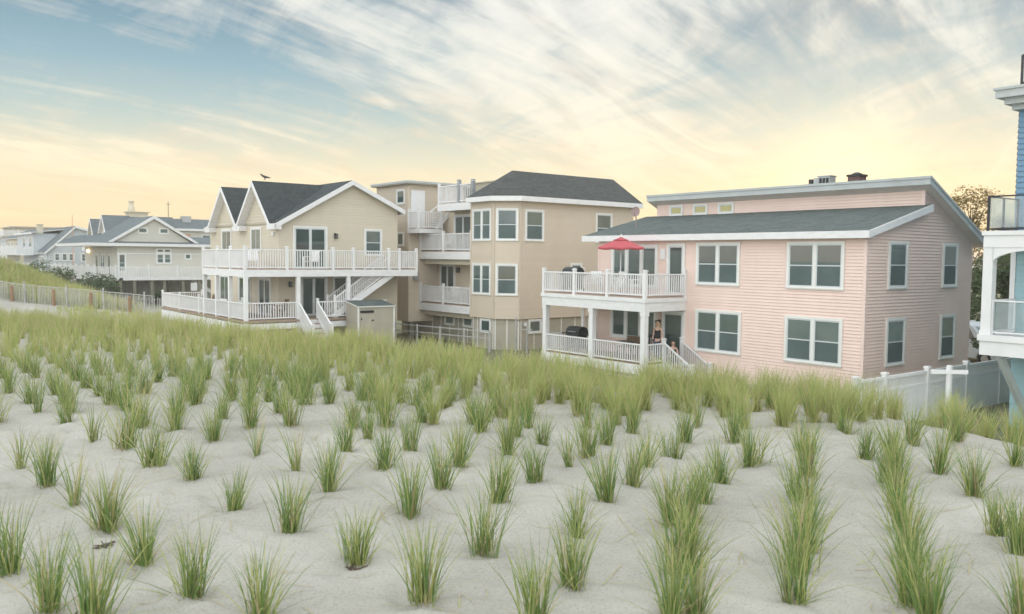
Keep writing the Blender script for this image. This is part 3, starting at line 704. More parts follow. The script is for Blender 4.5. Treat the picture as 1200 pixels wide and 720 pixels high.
# ================================================================ BLUE HOUSE (right edge)
def blue_house():
    h = thing('beach_house', 'tall blue beach house with glass-railed white porches at the right edge', 'house', (29, 8, .1), 'houses along the dune')
    XD, YL, XM = 25.2, 10.78, 27.2; Y0, X1 = 2.0, 43
    fm = FX(XM); fl = FYb(YL)
    w = MB(); w.box(XM, X1, Y0, YL, 2.55, 9.7)
    w.siding(fm, [(Y0, 5.86), (YL, 5.86), (YL, 9.6), (Y0, 9.6)], .16); w.siding(fl, [(XM, 2.6), (X1, 2.6), (X1, 9.6), (XM, 9.6)], .16); w.siding(FY(Y0), [(XM, 2.6), (X1, 2.6), (X1, 9.6), (XM, 9.6)], .16)
    w.build('wall', 'blue', h)
    w = MB(); w.siding(fm, [(Y0, 2.95), (YL - .02, 2.95), (YL - .02, 5.5), (Y0, 5.5)], .16, base=.03); w.build('porch_wall', 'aqua', h)
    w = MB(); w.box(26.75, X1 - .2, Y0 + .2, YL - .25, -.3, 2.5); w.siding(FX(26.75), [(Y0, 0), (YL - .25, 0), (YL - .25, 2.4), (Y0, 2.4)], .3, base=.002); w.build('base_wall', 'aqua', h)
    c = MB(); c.box(XM - .08, XM + .1, YL - .1, YL + .04, 2.95, 5.4); c.build('corner_trim', 'white', h)
    r = MB(); r.box(26.55, X1 + .6, Y0 - .6, YL + .42, 9.78, 10.0); r.box(26.75, X1 + .4, Y0 - .4, YL + .25, 9.6, 9.78, 1); r.box(26.95, X1 + .2, Y0 - .2, YL + .12, 9.45, 9.6, 1)
    r.box(26.5, X1 + .65, Y0 - .65, YL + .47, 10.0, 10.07, 1)
    r.build('cornice', ['grey_fascia', 'grey_fascia'], h)
    def glass_rail(par, pts, h1, post_mat):
        b = MB(); g = MB()
        first = True
        for p, q in zip(pts[:-1], pts[1:]):
            p, q = Vector(p), Vector(q); L = (q - p).length; n = max(1, round(L / 1.1))
            b.beam(p + Vector((0, 0, h1)), q + Vector((0, 0, h1)), .06, .04); b.beam(p + Vector((0, 0, .08)), q + Vector((0, 0, .08)), .045, .04)
            for i in range(0 if first else 1, n + 1):
                c = p + (q - p) * (i / n); b.box(c.x - .028, c.x + .028, c.y - .028, c.y + .028, c.z, c.z + h1)
            first = False
            for i in range(n):
                a, e = p + (q - p) * ((i + .06) / n), p + (q - p) * ((i + .94) / n)
                dd = (e - a).normalized(); nn = Vector((-dd.y, dd.x, 0)) * .006
                g.hexa([a - nn + Vector((0, 0, .12)), e - nn + Vector((0, 0, .12)), e + nn + Vector((0, 0, .12)), a + nn + Vector((0, 0, .12)), a - nn + Vector((0, 0, h1 - .04)), e - nn + Vector((0, 0, h1 - .04)), e + nn + Vector((0, 0, h1 - .04)), a + nn + Vector((0, 0, h1 - .04))])
        rl = b.build('railing', post_mat, par); g.build('glass_panel', 'rail_glass', par)
    rd = MB(); rd.box(26.9, X1, Y0, YL, 10.07, 10.12); rdo = rd.build('roof_deck', 'wood_deck', h)
    glass_rail(rdo, [(31, 10.62, 10.1), (26.85, 10.62, 10.1), (26.85, 4.0, 10.1)], .86, 'dark_metal')
    # upper porch
    b = MB(); b.box(XD + .03, XM + .1, Y0, YL - .03, 5.62, 5.84); up = b.build('upper_deck', 'white_board', h)
    b = MB(); b.box(XD, XD + .03, Y0, YL, 5.42, 5.85); b.box(XD + .031, XM, YL - .03, YL, 5.42, 5.85); b.box(XD - .04, XD - .001, Y0, YL + .04, 5.76, 5.88); b.box(XD, XM, YL + .001, YL + .04, 5.76, 5.88)
    # curved brackets under the deck
    pts = [(YL - .25 - 2.6 * (.5 - .5 * cos(pi * t / 12)), 5.0 + .36 * sin(pi * t / 12)) for t in range(13)]
    poly = [(YL - .25, 5.42)] + pts + [(YL - 2.85, 5.42)]
    for i in range(12):
        a, c2 = pts[i], pts[i + 1]; b.hexa([(XD + .02, a[0], a[1]), (XD + .02, c2[0], c2[1]), (XD + .16, c2[0], c2[1]), (XD + .16, a[0], a[1]), (XD + .02, a[0], 5.419), (XD + .02, c2[0], 5.419), (XD + .16, c2[0], 5.419), (XD + .16, a[0], 5.419)])
    b.build('fascia', 'white', up)
    glass_rail(up, [(XM - .05, YL - .08, 5.86), (XD + .06, YL - .08, 5.86), (XD + .06, Y0, 5.86)], .98, 'dark_metal')
    b = MB(); b.box(XD + .03, XM + .02, Y0, YL - .03, 2.72, 2.95); low = b.build('porch', 'white_board', h)
    b = MB(); b.box(XD, XD + .03, Y0, YL, 2.4, 2.96); b.box(XD + .031, XM, YL - .03, YL, 2.4, 2.96); b.box(XD - .05, XD - .001, Y0, YL + .05, 2.8, 2.98); b.box(XD, XM, YL + .001, YL + .05, 2.8, 2.98)
    b.build('fascia', 'white', low)
    for y in (YL - .13, YL - 3.0, YL - 6):
        b = MB(); b.box(XD + .02, XD + .28, y - .13, y + .13, 2.96, 5.42); b.box(XD, XD + .3, y - .15, y + .15, 2.96, 3.1); b.build('post', 'white', low)
    glass_rail(low, [(XD + .14, YL - .26, 2.97), (XD + .14, YL - 2.87, 2.97)], .96, 'white'); glass_rail(low, [(XD + .32, YL - .14, 2.97), (XM - .1, YL - .14, 2.97)], .96, 'white')
    for y in (YL - .5, YL - 4.5):
        b = MB(); b.beam((XD + .12, y, 2.42), (26.72, y - .45, .1), .16, .16); b.build('brace', 'grey_fascia', low)
    window(h, fm, 7.6, 9.2, 6.9, 8.9); window(h, fm, 7.4, 9.0, 3.6, 5.2)
    return h
blue = blue_house()

# ================================================================ FAR HOUSES
def gable_block(w, r, fb, X0, X1, Y0, Y1, z0, zE, zP, axis='y', xp=None, o=.35, course=.2, mat=0, front=True):
    """walls with a gable roof whose gable faces -Y/+Y (axis 'y') or -X/+X (axis 'x')"""
    if axis == 'y':
        xp = (X0 + X1) / 2 if xp is None else xp
        w.prism([(X0, Y0, z0), (X1, Y0, z0), (X1, Y0, zE), (xp, Y0, zP), (X0, Y0, zE)], (0, Y1 - Y0, 0))
        w.siding(FY(Y0), [(X0, z0), (X1, z0), (X1, zE), (xp, zP), (X0, zE)], course); w.siding(FX(X0), [(Y0, z0), (Y1, z0), (Y1, zE), (Y0, zE)], course)
        sl, sr = (zP - zE) / (xp - X0), (zP - zE) / (X1 - xp); up = .14
        a, b_ = (X0 - o, zE - sl * o + up), (X1 + o, zE - sr * o + up); ya, yb = Y0 - o, Y1 + o
        roof_slab(r, [(a[0], ya, a[1]), (xp, ya, zP + up), (xp, yb, zP + up), (a[0], yb, a[1])], .12); roof_slab(r, [(xp, ya, zP + up), (b_[0], ya, b_[1]), (b_[0], yb, b_[1]), (xp, yb, zP + up)], .12)
        fb.prism([(a[0], ya, a[1] + .01), (xp, ya, zP + up + .01), (xp, ya, zP - .14), (a[0], ya, a[1] - .26)], (0, -.04, 0)); fb.prism([(xp, ya, zP + up + .01), (b_[0], ya, b_[1] + .01), (b_[0], ya, b_[1] - .26), (xp, ya, zP - .14)], (0, -.04, 0))
        fb.box(a[0] - .03, a[0], ya, yb, a[1] - .26, a[1] - .01)
    else:
        yp = (Y0 + Y1) / 2 if xp is None else xp
        w.prism([(X0, Y0, z0), (X0, Y1, z0), (X0, Y1, zE), (X0, yp, zP), (X0, Y0, zE)], (X1 - X0, 0, 0))
        w.siding(FX(X0), [(Y0, z0), (Y1, z0), (Y1, zE), (yp, zP), (Y0, zE)], course); w.siding(FY(Y0), [(X0, z0), (X1, z0), (X1, zE), (X0, zE)], course)
        sl = (zP - zE) / (yp - Y0); up = .14; za = zE - sl * o + up; xa, xb = X0 - o, X1 + o
        roof_slab(r, [(xa, Y0 - o, za), (xb, Y0 - o, za), (xb, yp, zP + up), (xa, yp, zP + up)], .12); roof_slab(r, [(xa, yp, zP + up), (xb, yp, zP + up), (xb, Y1 + o, za), (xa, Y1 + o, za)], .12)
        for y0_, s in ((Y0 - o, 1), (Y1 + o, -1)):
            fb.prism([(xa, y0_, za + .01), (xa, yp, zP + up + .01), (xa, yp, zP - .14), (xa, y0_, za - .26)], (-.04, 0, 0))
        fb.box(xa, xb, Y0 - o - .03, Y0 - o, za - .26, za - .01)

def solid_rail(parent, pts, h, name='railing', post=2.4):
    """far railing: closely set slats under a cap, with posts"""
    b = MB()
    for j, (p, q) in enumerate(zip(pts[:-1], pts[1:])):
        L = (Vector(q) - Vector(p)).length; n = max(1, round(L / post))
        rail_mesh(b, p, q, h, sp=.14, bw=.07, posts=[i / n for i in range(0 if j == 0 else 1, n + 1)], pw=.15)
    return b.build(name, 'white', parent)

def stilt_house():
    h = thing('beach_house', 'greige stilt house with one broad low gable and white decks, beyond the tan house', 'house', (24, 89, 1.2), 'houses along the dune')
    Y0 = 83.84; X0, X1 = 19.57, 30.5
    w = MB(); w.box(X0, X1, Y0, 97, 2.85, 5.75); w.siding(FY(Y0), [(X0, 2.85), (X1, 2.85), (X1, 5.75), (X0, 5.75)], .2); w.siding(FX(X0), [(Y0, 2.85), (97, 2.85), (97, 5.75), (Y0, 5.75)], .2)
    w.prism([(19.2, Y0 + .4, 6.0), (26.6, Y0 + .4, 6.0), (22.91, Y0 + .4, 8.35)], (0, 8, 0)); w.siding(FY(Y0 + .4), [(19.2, 6.0), (26.6, 6.0), (22.91, 8.35)], .2)
    w.build('wall', 'grey_siding', h)
    r = MB(); roof_slab(r, [(17.0, Y0 - .6, 5.98), (31, Y0 - .6, 5.98), (31, Y0 + 4, 6.75), (17.8, Y0 + 4, 6.75)], .1); roof_slab(r, [(17.0, Y0 - .6, 5.98), (17.8, Y0 + 4, 6.75), (17.8, 93, 6.75), (17.0, 97.5, 5.98)], .1)
    roof_slab(r, [(18.85, Y0 + .1, 6.1), (22.91, Y0 + .1, 8.6), (22.91, Y0 + 9, 8.6), (18.85, Y0 + 9, 6.1)], .12); roof_slab(r, [(22.91, Y0 + .1, 8.6), (27.0, Y0 + .1, 6.1), (27.0, Y0 + 9, 6.1), (22.91, Y0 + 9, 8.6)], .12)
    rf = r.build('roof', ['roof_far', 'soffit'], h)
    fb = MB(); fb.box(16.97, 31, Y0 - .64, Y0 - .6, 5.72, 5.97); fb.box(16.96, 17.0, Y0 - .6, 97.5, 5.72, 5.97)
    fb.prism([(18.85, Y0 + .1, 6.11), (22.91, Y0 + .1, 8.62), (22.91, Y0 + .1, 8.3), (18.85, Y0 + .1, 5.85)], (0, -.05, 0)); fb.prism([(22.91, Y0 + .1, 8.62), (27.0, Y0 + .1, 6.11), (27.0, Y0 + .1, 5.85), (22.91, Y0 + .1, 8.3)], (0, -.05, 0))
    fb.box(17.0, X0, Y0 - .6, 97, 5.7, 5.72); fb.fbox(FY(Y0), X0, X1, 5.0, 5.1, .03, .06)
    fb.build('fascia', 'white_board', rf)
    f = FY(Y0); fg = FY(Y0 + .4)
    window(h, f, 19.65, 20.35, 3.3, 5.05, blind=.3); window(h, f, 23.0, 24.4, 4.1, 5.1, 2); window(h, f, 23.0, 24.4, 5.1, 5.55, 2, 'fixed', sill=False); window(h, f, 25.6, 26.25, 4.5, 5.12, 1, 'fixed', sill=False)
    window(h, fg, 21.5, 22.4, 6.9, 7.5, 1, 'fixed', sill=False); window(h, fg, 23.4, 24.3, 6.9, 7.5, 1, 'fixed', sill=False)
    fx = FX(X0); glass_door(h, fx, 86.0, 87.2, 2.9, 5.0, 1, name='door'); glass_door(h, fx, 91, 92.2, 2.9, 5.0, 1, name='door'); window(h, fx, 88.3, 90, 3.4, 5.0, 2)
    l = MB(); l.fbox(fx, 95.0, 95.25, 5.15, 5.4, .03, .2); l.build('porch_lamp', 'lamp', h)
    # decks on piles
    b = MB(); b.box(19.2, 29.5, 81.84, Y0, 2.62, 2.85); b.box(17.2, X0, Y0 - 2, 102, 2.63, 2.86)
    dk = b.build('deck', 'white_board', h)
    solid_rail(dk, [(19.2, 81.9, 2.85), (29.5, 81.9, 2.85)], 1.0); solid_rail(dk, [(17.2, 102, 2.86), (17.25, 81.9, 2.86), (19.0, 81.9, 2.86)], 1.0)
    for x, y in ((19.4, 82.1), (20.6, 82.1), (21.3, 84), (22.1, 82.1), (23.2, 82.1), (24.2, 84), (24.9, 82.1), (26.4, 82.1), (27.6, 84), (17.5, 82.4), (17.5, 86), (17.5, 90), (18.6, 84), (18.6, 88)):
        p = MB(); p.box(x - .13, x + .13, y - .13, y + .13, .6, 2.63); p.build('pile', 'pile', dk)
    b = MB(); n = 10
    for i in range(n): b.box(26.0 + i * .27, 26.3 + i * .27, 82.9, 83.8, 2.7 - (i + 1) * .19, 2.75 - (i + 1) * .19)
    b.beam((26.0, 82.88, 2.6), (28.9, 82.88, .7), .06, .3); b.build('stairs', 'white_board', dk)
    b = MB(); b.box(X0 + .5, 29, 85.2, 85.3, .6, 2.6); b.box(20.6, 29, 90, 96, .6, 2.6); b.build('base_wall', 'grey_wood', h)
    s = MB(); s.box(25.6, 26.2, 82.0, 82.06, 1.6, 2.35); s.build('notice_board', 'white', dk)
    return h
stilt = stilt_house()

def back_house():
    h = thing('beach_house', 'long grey-roofed house with two small gables and a rooftop chimney, behind the stilt house', 'house', (29, 107, 1), 'houses along the dune')
    Y0 = 103.1; X0 = 23.6; w = MB(); r = MB(); fb = MB()
    gable_block(w, r, fb, X0 + .01, 40, Y0, 106.5, 1, 8.1, 9.1, 'x', course=.25)
    gable_block(w, r, fb, X0 - .6, 30, 102.4, 105.0, 1, 7.7, 9.2, 'x', course=.25)
    gable_block(w, r, fb, X0 - .6, 27, 108.3, 110.7, 1, 7.4, 8.95, 'x', course=.25)
    w.box(X0, 30, 106.5, 110, 1, 7.2)
    w.build('wall', 'grey_siding', h); rf = r.build('roof', ['roof_far', 'soffit'], h); fb.build('fascia', 'white_board', rf)
    c = MB(); c.box(25.6, 27.6, 103.6, 105.4, 8.8, 9.75); c.box(25.4, 27.8, 103.4, 105.6, 9.75, 9.85); c.lathe((26.0, 104.4, 9.85), [(.4, 0), (.42, .3), (.25, .9), (.35, 1.2), (0, 1.3)], 10); c.build('chimney', 'cream_siding', rf)
    c = MB(); c.box(31.6, 32.6, 104.0, 105, 8.8, 9.55); c.build('roof_vent', 'steel', rf)
    f = FY(Y0); f2 = FX(X0 - .6)
    window(h, f, 29.4, 30.3, 6.7, 7.4, 1, 'fixed', sill=False); window(h, f, 26.0, 26.8, 6.7, 7.5, 1, 'fixed', sill=False)
    sh = MB(); sh.fbox(f, 31.0, 32.2, 5.9, 7.4, .02, .06); sh.build('shutter', 'terracotta', h)
    window(h, FY(102.4), 24.5, 25.6, 6.5, 7.3, 1, 'slider', sill=False); window(h, f2, 103, 104.4, 5.9, 7.2, 2); window(h, f2, 108.9, 110.2, 5.6, 6.9, 2)
    for x in (33.5, 35.2, 37): window(h, f, x, x + 1.1, 5.9, 7.4, 1)
    an = MB(); an.tube((30.2, 104.8, 9.1), (30.2, 104.8, 11.2), .035, n=6); an.tube((29.9, 104.8, 10.9), (30.5, 104.8, 10.9), .02, n=6); an.build('antenna', 'dark_metal', rf)
    b = MB(); b.box(21.2, 23.0, 102.4, 106.5, 5.3, 5.5); bk = b.build('balcony', 'white_board', h)
    solid_rail(bk, [(23, 102.45, 5.5), (21.25, 102.45, 5.5), (21.25, 106.4, 5.5)], 1.0)
    return h
backh = back_house()

def saltbox_house():
    h = thing('beach_house', 'pale blue-grey saltbox house with a long roof slope, left of the stilt house', 'house', (24, 130, 1), 'houses along the dune')
    Y0 = 121.75; X0, XP, X1 = 20.2, 23.45, 30.0; w = MB()
    zl, zp = 5.3, 8.4; zr = zp - (X1 - XP) * .27
    w.prism([(X0, Y0, 1), (X1, Y0, 1), (X1, Y0, zr), (XP, Y0, zp), (X0, Y0, zl)], (0, 18, 0)); w.siding(FY(Y0), [(X0, 1), (X1, 1), (X1, zr), (XP, zp), (X0, zl)], .25)
    w.siding(FX(X0), [(Y0, 1), (140, 1), (140, zl), (Y0, zl)], .25)
    w.box(19.6, 23, 127, 141, 4.8, 7.6); w.siding(FX(19.6), [(127, 4.8), (141, 4.8), (141, 7.6), (127, 7.6)], .25); w.siding(FY(127), [(19.6, 4.8), (23, 4.8), (23, 7.6), (19.6, 7.6)], .25)
    w.build('wall', 'blue_grey_siding', h)
    r = MB(); s1 = (zp - zl) / (XP - X0); o = .4
    roof_slab(r, [(X0 - o, Y0 - o, zl - s1 * o + .14), (XP, Y0 - o, zp + .14), (XP, 140, zp + .14), (X0 - o, 140, zl - s1 * o + .14)], .12); roof_slab(r, [(XP, Y0 - o, zp + .14), (X1 + o, Y0 - o, zr + .02), (X1 + o, 140, zr + .02), (XP, 140, zp + .14)], .12)
    roof_slab(r, [(19.2, 126.5, 7.75), (23.6, 126.5, 8.3), (23.6, 141.5, 8.3), (19.2, 141.5, 7.75)], .12)
    rf = r.build('roof', ['roof_far', 'soffit'], h)
    fb = MB(); y = Y0 - o
    fb.prism([(X0 - o, y, zl - s1 * o + .15), (XP, y, zp + .15), (XP, y, zp - .15), (X0 - o, y, zl - s1 * o - .15)], (0, -.05, 0)); fb.prism([(XP, y, zp + .15), (X1 + o, y, zr + .03), (X1 + o, y, zr - .25), (XP, y, zp - .15)], (0, -.05, 0)); fb.box(19.16, 19.2, 126.5, 141.5, 7.5, 7.74)
    fb.build('fascia', 'white_board', rf)
    f = FY(Y0)
    for a in (20.95, 21.8, 22.6): window(h, f, a, a + .72, 4.0, 5.05, trim=.12)
    window(h, f, 24.05, 25.3, 3.9, 5.05, 2, trim=.12); window(h, f, 24.05, 25.4, 6.2, 7.2, 2, trim=.12); window(h, f, 26.4, 27.6, 6.0, 7.0, 2, trim=.12)
    p = MB(); p.face([f.P(21.4, 6.0, .03), f.P(22.2, 6.0, .03), f.P(22.2, 6.75, .03)]); p.build('gable_window', 'terracotta', h)
    f2 = FX(19.6); window(h, f2, 129, 131, 5.6, 7.2, 2); window(h, f2, 134, 136, 5.6, 7.2, 2)
    f3 = FX(X0); window(h, f3, 124, 127, 2.9, 4.6, 3, blind=.5)
    b = MB(); b.box(17.2, X0, 123, 142, 2.5, 2.75); b.box(17.6, 19.6, 128, 141, 4.7, 4.85); dk = b.build('deck', 'white_board', h)
    solid_rail(dk, [(X0, 123.05, 2.75), (17.25, 123.05, 2.75), (17.25, 142, 2.75)], 1.0); solid_rail(dk, [(19.6, 128.05, 4.85), (17.65, 128.05, 4.85), (17.65, 141, 4.85)], 1.0)
    for y in (123.2, 129, 135, 141.5):
        p = MB(); p.box(17.3, 17.55, y - .12, y + .12, .6, 2.5); p.build('pile', 'pile', dk)
    return h
salt = saltbox_house()

def cream_house():
    h = thing('beach_house', 'cream house with stacked white decks and a chimney, near the left edge', 'house', (25, 160, 1), 'houses along the dune')
    w = MB(); r = MB(); fb = MB()
    w.box(21.5, 33, 152, 166, 1, 7.2); w.siding(FX(21.5), [(152, 1), (166, 1), (166, 7.2), (152, 7.2)], .25); w.siding(FY(152), [(21.5, 1), (33, 1), (33, 7.2), (21.5, 7.2)], .25)
    w.build('wall', 'cream_siding', h)
    roof_slab(r, [(20.8, 151.3, 7.3), (34, 151.3, 7.3), (30, 158, 8.8), (24, 158, 8.8)], .12); roof_slab(r, [(20.8, 151.3, 7.3), (24, 158, 8.8), (24, 161, 8.8), (20.8, 167, 7.3)], .12)
    roof_slab(r, [(34, 151.3, 7.3), (34, 167, 7.3), (30, 161, 8.8), (30, 158, 8.8)], .12); roof_slab(r, [(24, 161, 8.8), (24, 158, 8.8), (30, 158, 8.8), (30, 161, 8.8)], .12)
    rf = r.build('roof', ['roof_far', 'soffit'], h)
    c = MB(); c.box(24.3, 25.1, 154.5, 155.3, 7.5, 9.5); c.box(24.2, 25.2, 154.4, 155.4, 9.5, 9.65); c.build('chimney', 'cream_siding', rf)
    f = FX(21.5)
    for y in (154, 158.5, 162): window(h, f, y, y + 2, 5.4, 6.8, 2); window(h, f, y, y + 2, 2.8, 4.3, 2)
    for z in (2.5, 5.0):
        b = MB(); b.box(18.9, 21.5, 152, 166, z - .25, z); dk = b.build('deck', 'white_board', h); solid_rail(dk, [(21.5, 152.05, z), (18.95, 152.05, z), (18.95, 166, z)], 1.0)
        for y in (152.2, 159, 165.8):
            p = MB(); p.box(19, 19.25, y - .12, y + .12, .6 if z < 3 else 2.5, z - .25); p.build('post', 'white', dk)
    return h
cream = cream_house()

def dark_house():
    h = thing('beach_house', 'flat-roofed grey house with a rooftop deck, farthest on the left', 'house', (26, 185, 1), 'houses along the dune')
    w = MB(); w.box(22.5, 36, 174, 196, 1, 7.6); w.siding(FX(22.5), [(174, 1), (196, 1), (196, 7.6), (174, 7.6)], .25); w.siding(FY(174), [(22.5, 1), (36, 1), (36, 7.6), (22.5, 7.6)], .25)
    w.build('wall', 'blue_grey_siding', h)
    r = MB(); r.box(21.8, 36.6, 173.4, 196.6, 7.6, 7.95); r.box(24, 32, 177, 190, 7.95, 9.6); r.box(23.6, 32.4, 176.6, 190.4, 9.6, 9.8); rf = r.build('roof', 'base_panel', h)
    solid_rail(rf, [(36, 173.5, 7.95), (21.95, 173.5, 7.95), (21.95, 196, 7.95)], 1.0)
    f = FX(22.5)
    for y in (176, 181, 186, 191): window(h, f, y, y + 2.6, 4.6, 6.6, 2); window(h, f, y, y + 2.6, 2, 3.8, 2)
    f = FY(174)
    for x in (23.4, 26, 29): window(h, f, x, x + 1.6, 4.8, 6.4, 1)
    b = MB(); b.box(19.5, 22.5, 174, 196, 3.4, 3.65); dk = b.build('deck', 'white_board', h); solid_rail(dk, [(22.5, 174.05, 3.65), (19.55, 174.05, 3.65), (19.55, 196, 3.65)], 1.0)
    for y in (174.2, 185, 195.8):
        p = MB(); p.box(19.6, 19.9, y - .15, y + .15, .6, 3.4); p.build('post', 'white', dk)
    return h
dark = dark_house()
def row_end_house():
    h = thing('beach_house', 'distant low house with a brown-grey gable roof, last of the row at the left', 'house', (30, 235, 1), 'houses along the dune')
    w = MB(); r = MB(); fb = MB(); gable_block(w, r, fb, 25, 40, 228, 240, 1, 5.6, 8.2, 'y', course=.3)
    w.build('wall', 'grey_siding', h); rf = r.build('roof', ['roof_mid', 'soffit'], h); fb.build('fascia', 'white_board', rf)
    for x in (26.5, 30, 34): window(h, FY(228), x, x + 1.8, 3, 5, 2)
    return h
row_end_house()
# ================================================================ GROUND
def _h(ix, iy, s):
    v = np.sin(ix * 127.1 + iy * 311.7 + s * 74.7) * 43758.5453
    return v - np.floor(v)
def vnoise(x, y, s=0):
    xi, yi = np.floor(x), np.floor(y); fx, fy = x - xi, y - yi
    fx = fx * fx * (3 - 2 * fx); fy = fy * fy * (3 - 2 * fy)
    a, b, c, d = _h(xi, yi, s), _h(xi + 1, yi, s), _h(xi, yi + 1, s), _h(xi + 1, yi + 1, s)
    return (a * (1 - fx) + b * fx) * (1 - fy) + (c * (1 - fx) + d * fx) * fy - .5
def sstep(a, b, v):
    t = np.clip((v - a) / (b - a), 0, 1); return t * t * (3 - 2 * t)
CRY = np.array([-40, 0, 3.2, 5.2, 6.2, 7.8, 9.5, 12.2, 15.2, 18.5, 21.3, 24.2, 26.2, 33, 45, 60]); CRX = np.array([6.9, 7.0, 7.9, 8.5, 8.7, 8.0, 7.6, 7.2, 6.5, 5.4, 4.3, 3.0, 2.0, -3, -9, -14])
def crest(y): return np.interp(y, CRY, CRX)
_fp = [(RNG.uniform(.3, 9.5), RNG.uniform(1.2, 10), RNG.uniform(0, pi), RNG.uniform(.7, 1.2)) for _ in range(330)]
def ground_z(x, y, fine=True):
    x = np.asarray(x, float); y = np.asarray(y, float)
    zg = .2 + 1.05 * sstep(20, 38, y) * sstep(26, 12, x) + .55 * sstep(50, 66, y) * sstep(17, 6, x)
    zg = zg + 2.5 * np.exp(-((x - 7.2) / 6.0) ** 2) * sstep(64, 76, y) * sstep(420, 200, y)
    zg = zg * sstep(-70, -20, x) - 1.5 * (1 - sstep(-70, -20, x))
    zt = 3.2 + .10 * vnoise(x / 3.1, y / 3.1, 3) - .0 * x
    d = (x - crest(y)) * .85
    s = 1 - sstep(0.2, 8.5, d)
    s = s * sstep(-60, -14, x)
    z = zg + (zt - zg) * s
    if fine:
        near = sstep(40, 14, np.hypot(x, y))
        z = z + near * (    .065 * vnoise(x / .95, y / .95, 5) + .04 * vnoise(x / .33, y / .33, 6) + .018 * vnoise(x / .13, y / .16, 7))
        # wind ripples running across the rows, breaking up
        ph = (x * .8 + y * .6) / .26 + 2.2 * vnoise(x / 1.1, y / 1.1, 9)
        z = z + near * 0.014 * np.sin(ph * 2 * pi) * np.clip(.35 + 1.6 * vnoise(x / 1.7, y / 1.7, 10), 0, 1)
        if x.ndim:
            for px, py, a, sc in _fp:
                m = (np.abs(x - px) < .4) & (np.abs(y - py) < .4)
                if not m.any(): continue
                dx, dy = x[m] - px, y[m] - py
                u = (dx * cos(a) + dy * sin(a)) / (.15 * sc); v = (-dx * sin(a) + dy * cos(a)) / (.075 * sc); q = u * u + v * v
                z[m] += -.030 * np.exp(-q * .9) + .012 * np.exp(-(np.sqrt(q) - 1.7) ** 2 * 3)
    return z

def make_ground():
    xs = np.concatenate([[-2500, -900, -350, -140, -70, -45, -30, -20, -12, -7, -4, -2, -1], np.arange(-.4, 9, .045), np.arange(9, 16, .12), np.arange(16, 31, .5), np.arange(31, 64, 3), [70, 90, 130, 200, 400, 900, 2500]])
    ys = np.concatenate([[-2500, -900, -350, -140, -60, -25, -10, -5, -2, -.5], np.arange(.4, 10, .045), np.arange(10, 33, .15), np.arange(33, 100, .8), np.arange(100, 260, 5), [300, 400, 600, 1200, 2500]])
    X, Y = np.meshgrid(xs, ys); Z = ground_z(X, Y)
    nx, ny = len(xs), len(ys)
    co = np.stack([X.ravel(), Y.ravel(), Z.ravel()], 1)
    i = np.arange(nx * ny).reshape(ny, nx)
    q = np.stack([i[:-1, :-1].ravel(), i[:-1, 1:].ravel(), i[1:, 1:].ravel(), i[1:, :-1].ravel()], 1)
    me = bpy.data.meshes.new('ground'); me.vertices.add(len(co)); me.vertices.foreach_set('co', co.ravel())
    me.loops.add(q.size); me.loops.foreach_set('vertex_index', q.ravel()); me.polygons.add(len(q))
    me.polygons.foreach_set('loop_start', np.arange(0, q.size, 4)); me.polygons.foreach_set('loop_total', np.full(len(q), 4))
    me.polygons.foreach_set('use_smooth', np.ones(len(q), bool)); me.update(calc_edges=True)
    m, nt, b = new_mat('dune sand')
    v = mapped(nt); n1 = noise_tex(nt, .9, 5, .6, v); n2 = noise_tex(nt, 60, 3, .7, v); n3 = noise_tex(nt, 7, 4, .6, v)
    r1 = ramp(nt, [(.3, (.325, .312, .27)), (.7, (.45, .435, .385))]); nt.links.new(n1.outputs['Fac'], r1.inputs['Fac'])
    r2 = ramp(nt, [(.28, (.70, .69, .67)), (.5, (1, 1, 1)), (.78, (1.08, 1.07, 1.05))]); nt.links.new(n2.outputs['Fac'], r2.inputs['Fac'])
    mx = nt.nodes.new('ShaderNodeMix'); mx.data_type = 'RGBA'; mx.blend_type = 'MULTIPLY'; mx.inputs[0].default_value = .8
    nt.links.new(r1.outputs['Color'], mx.inputs[6]); nt.links.new(r2.outputs['Color'], mx.inputs[7])
    # lawn and scrub on the low ground behind the dune
    sp = nt.nodes.new('ShaderNodeSeparateXYZ'); nt.links.new(v, sp.inputs[0])
    mr = nt.nodes.new('ShaderNodeMapRange'); mr.inputs['From Min'].default_value = 13; mr.inputs['From Max'].default_value = 21
    nt.links.new(sp.outputs['X'], mr.inputs['Value'])
    ml = nt.nodes.new('ShaderNodeMath'); ml.operation = 'MULTIPLY'; nt.links.new(mr.outputs[0], ml.inputs[0]); nt.links.new(n3.outputs['Fac'], ml.inputs[1])
    r3 = ramp(nt, [(.25, (0, 0, 0)), (.5, (1, 1, 1))]); nt.links.new(ml.outputs[0], r3.inputs['Fac'])
    mg = nt.nodes.new('ShaderNodeMix'); mg.data_type = 'RGBA'; nt.links.new(r3.outputs['Color'], mg.inputs[0])
    nt.links.new(mx.outputs[2], mg.inputs[6]); mg.inputs[7].default_value = (.13, .14, .07, 1)
    nt.links.new(mg.outputs[2], b.inputs['Base Color']); b.inputs['Roughness'].default_value = .95; b.inputs['Specular IOR Level'].default_value = .15
    bp = nt.nodes.new('ShaderNodeBump'); bp.inputs['Strength'].default_value = .35; bp.inputs['Distance'].default_value = .02
    n4 = noise_tex(nt, 22, 5, .65, v); nt.links.new(n4.outputs['Fac'], bp.inputs['Height']); nt.links.new(bp.outputs['Normal'], b.inputs['Normal'])
    me.materials.append(m)
    o = bpy.data.objects.new('ground', me); COL.objects.link(o); o['kind'] = 'structure'
    return o
ground = make_ground()

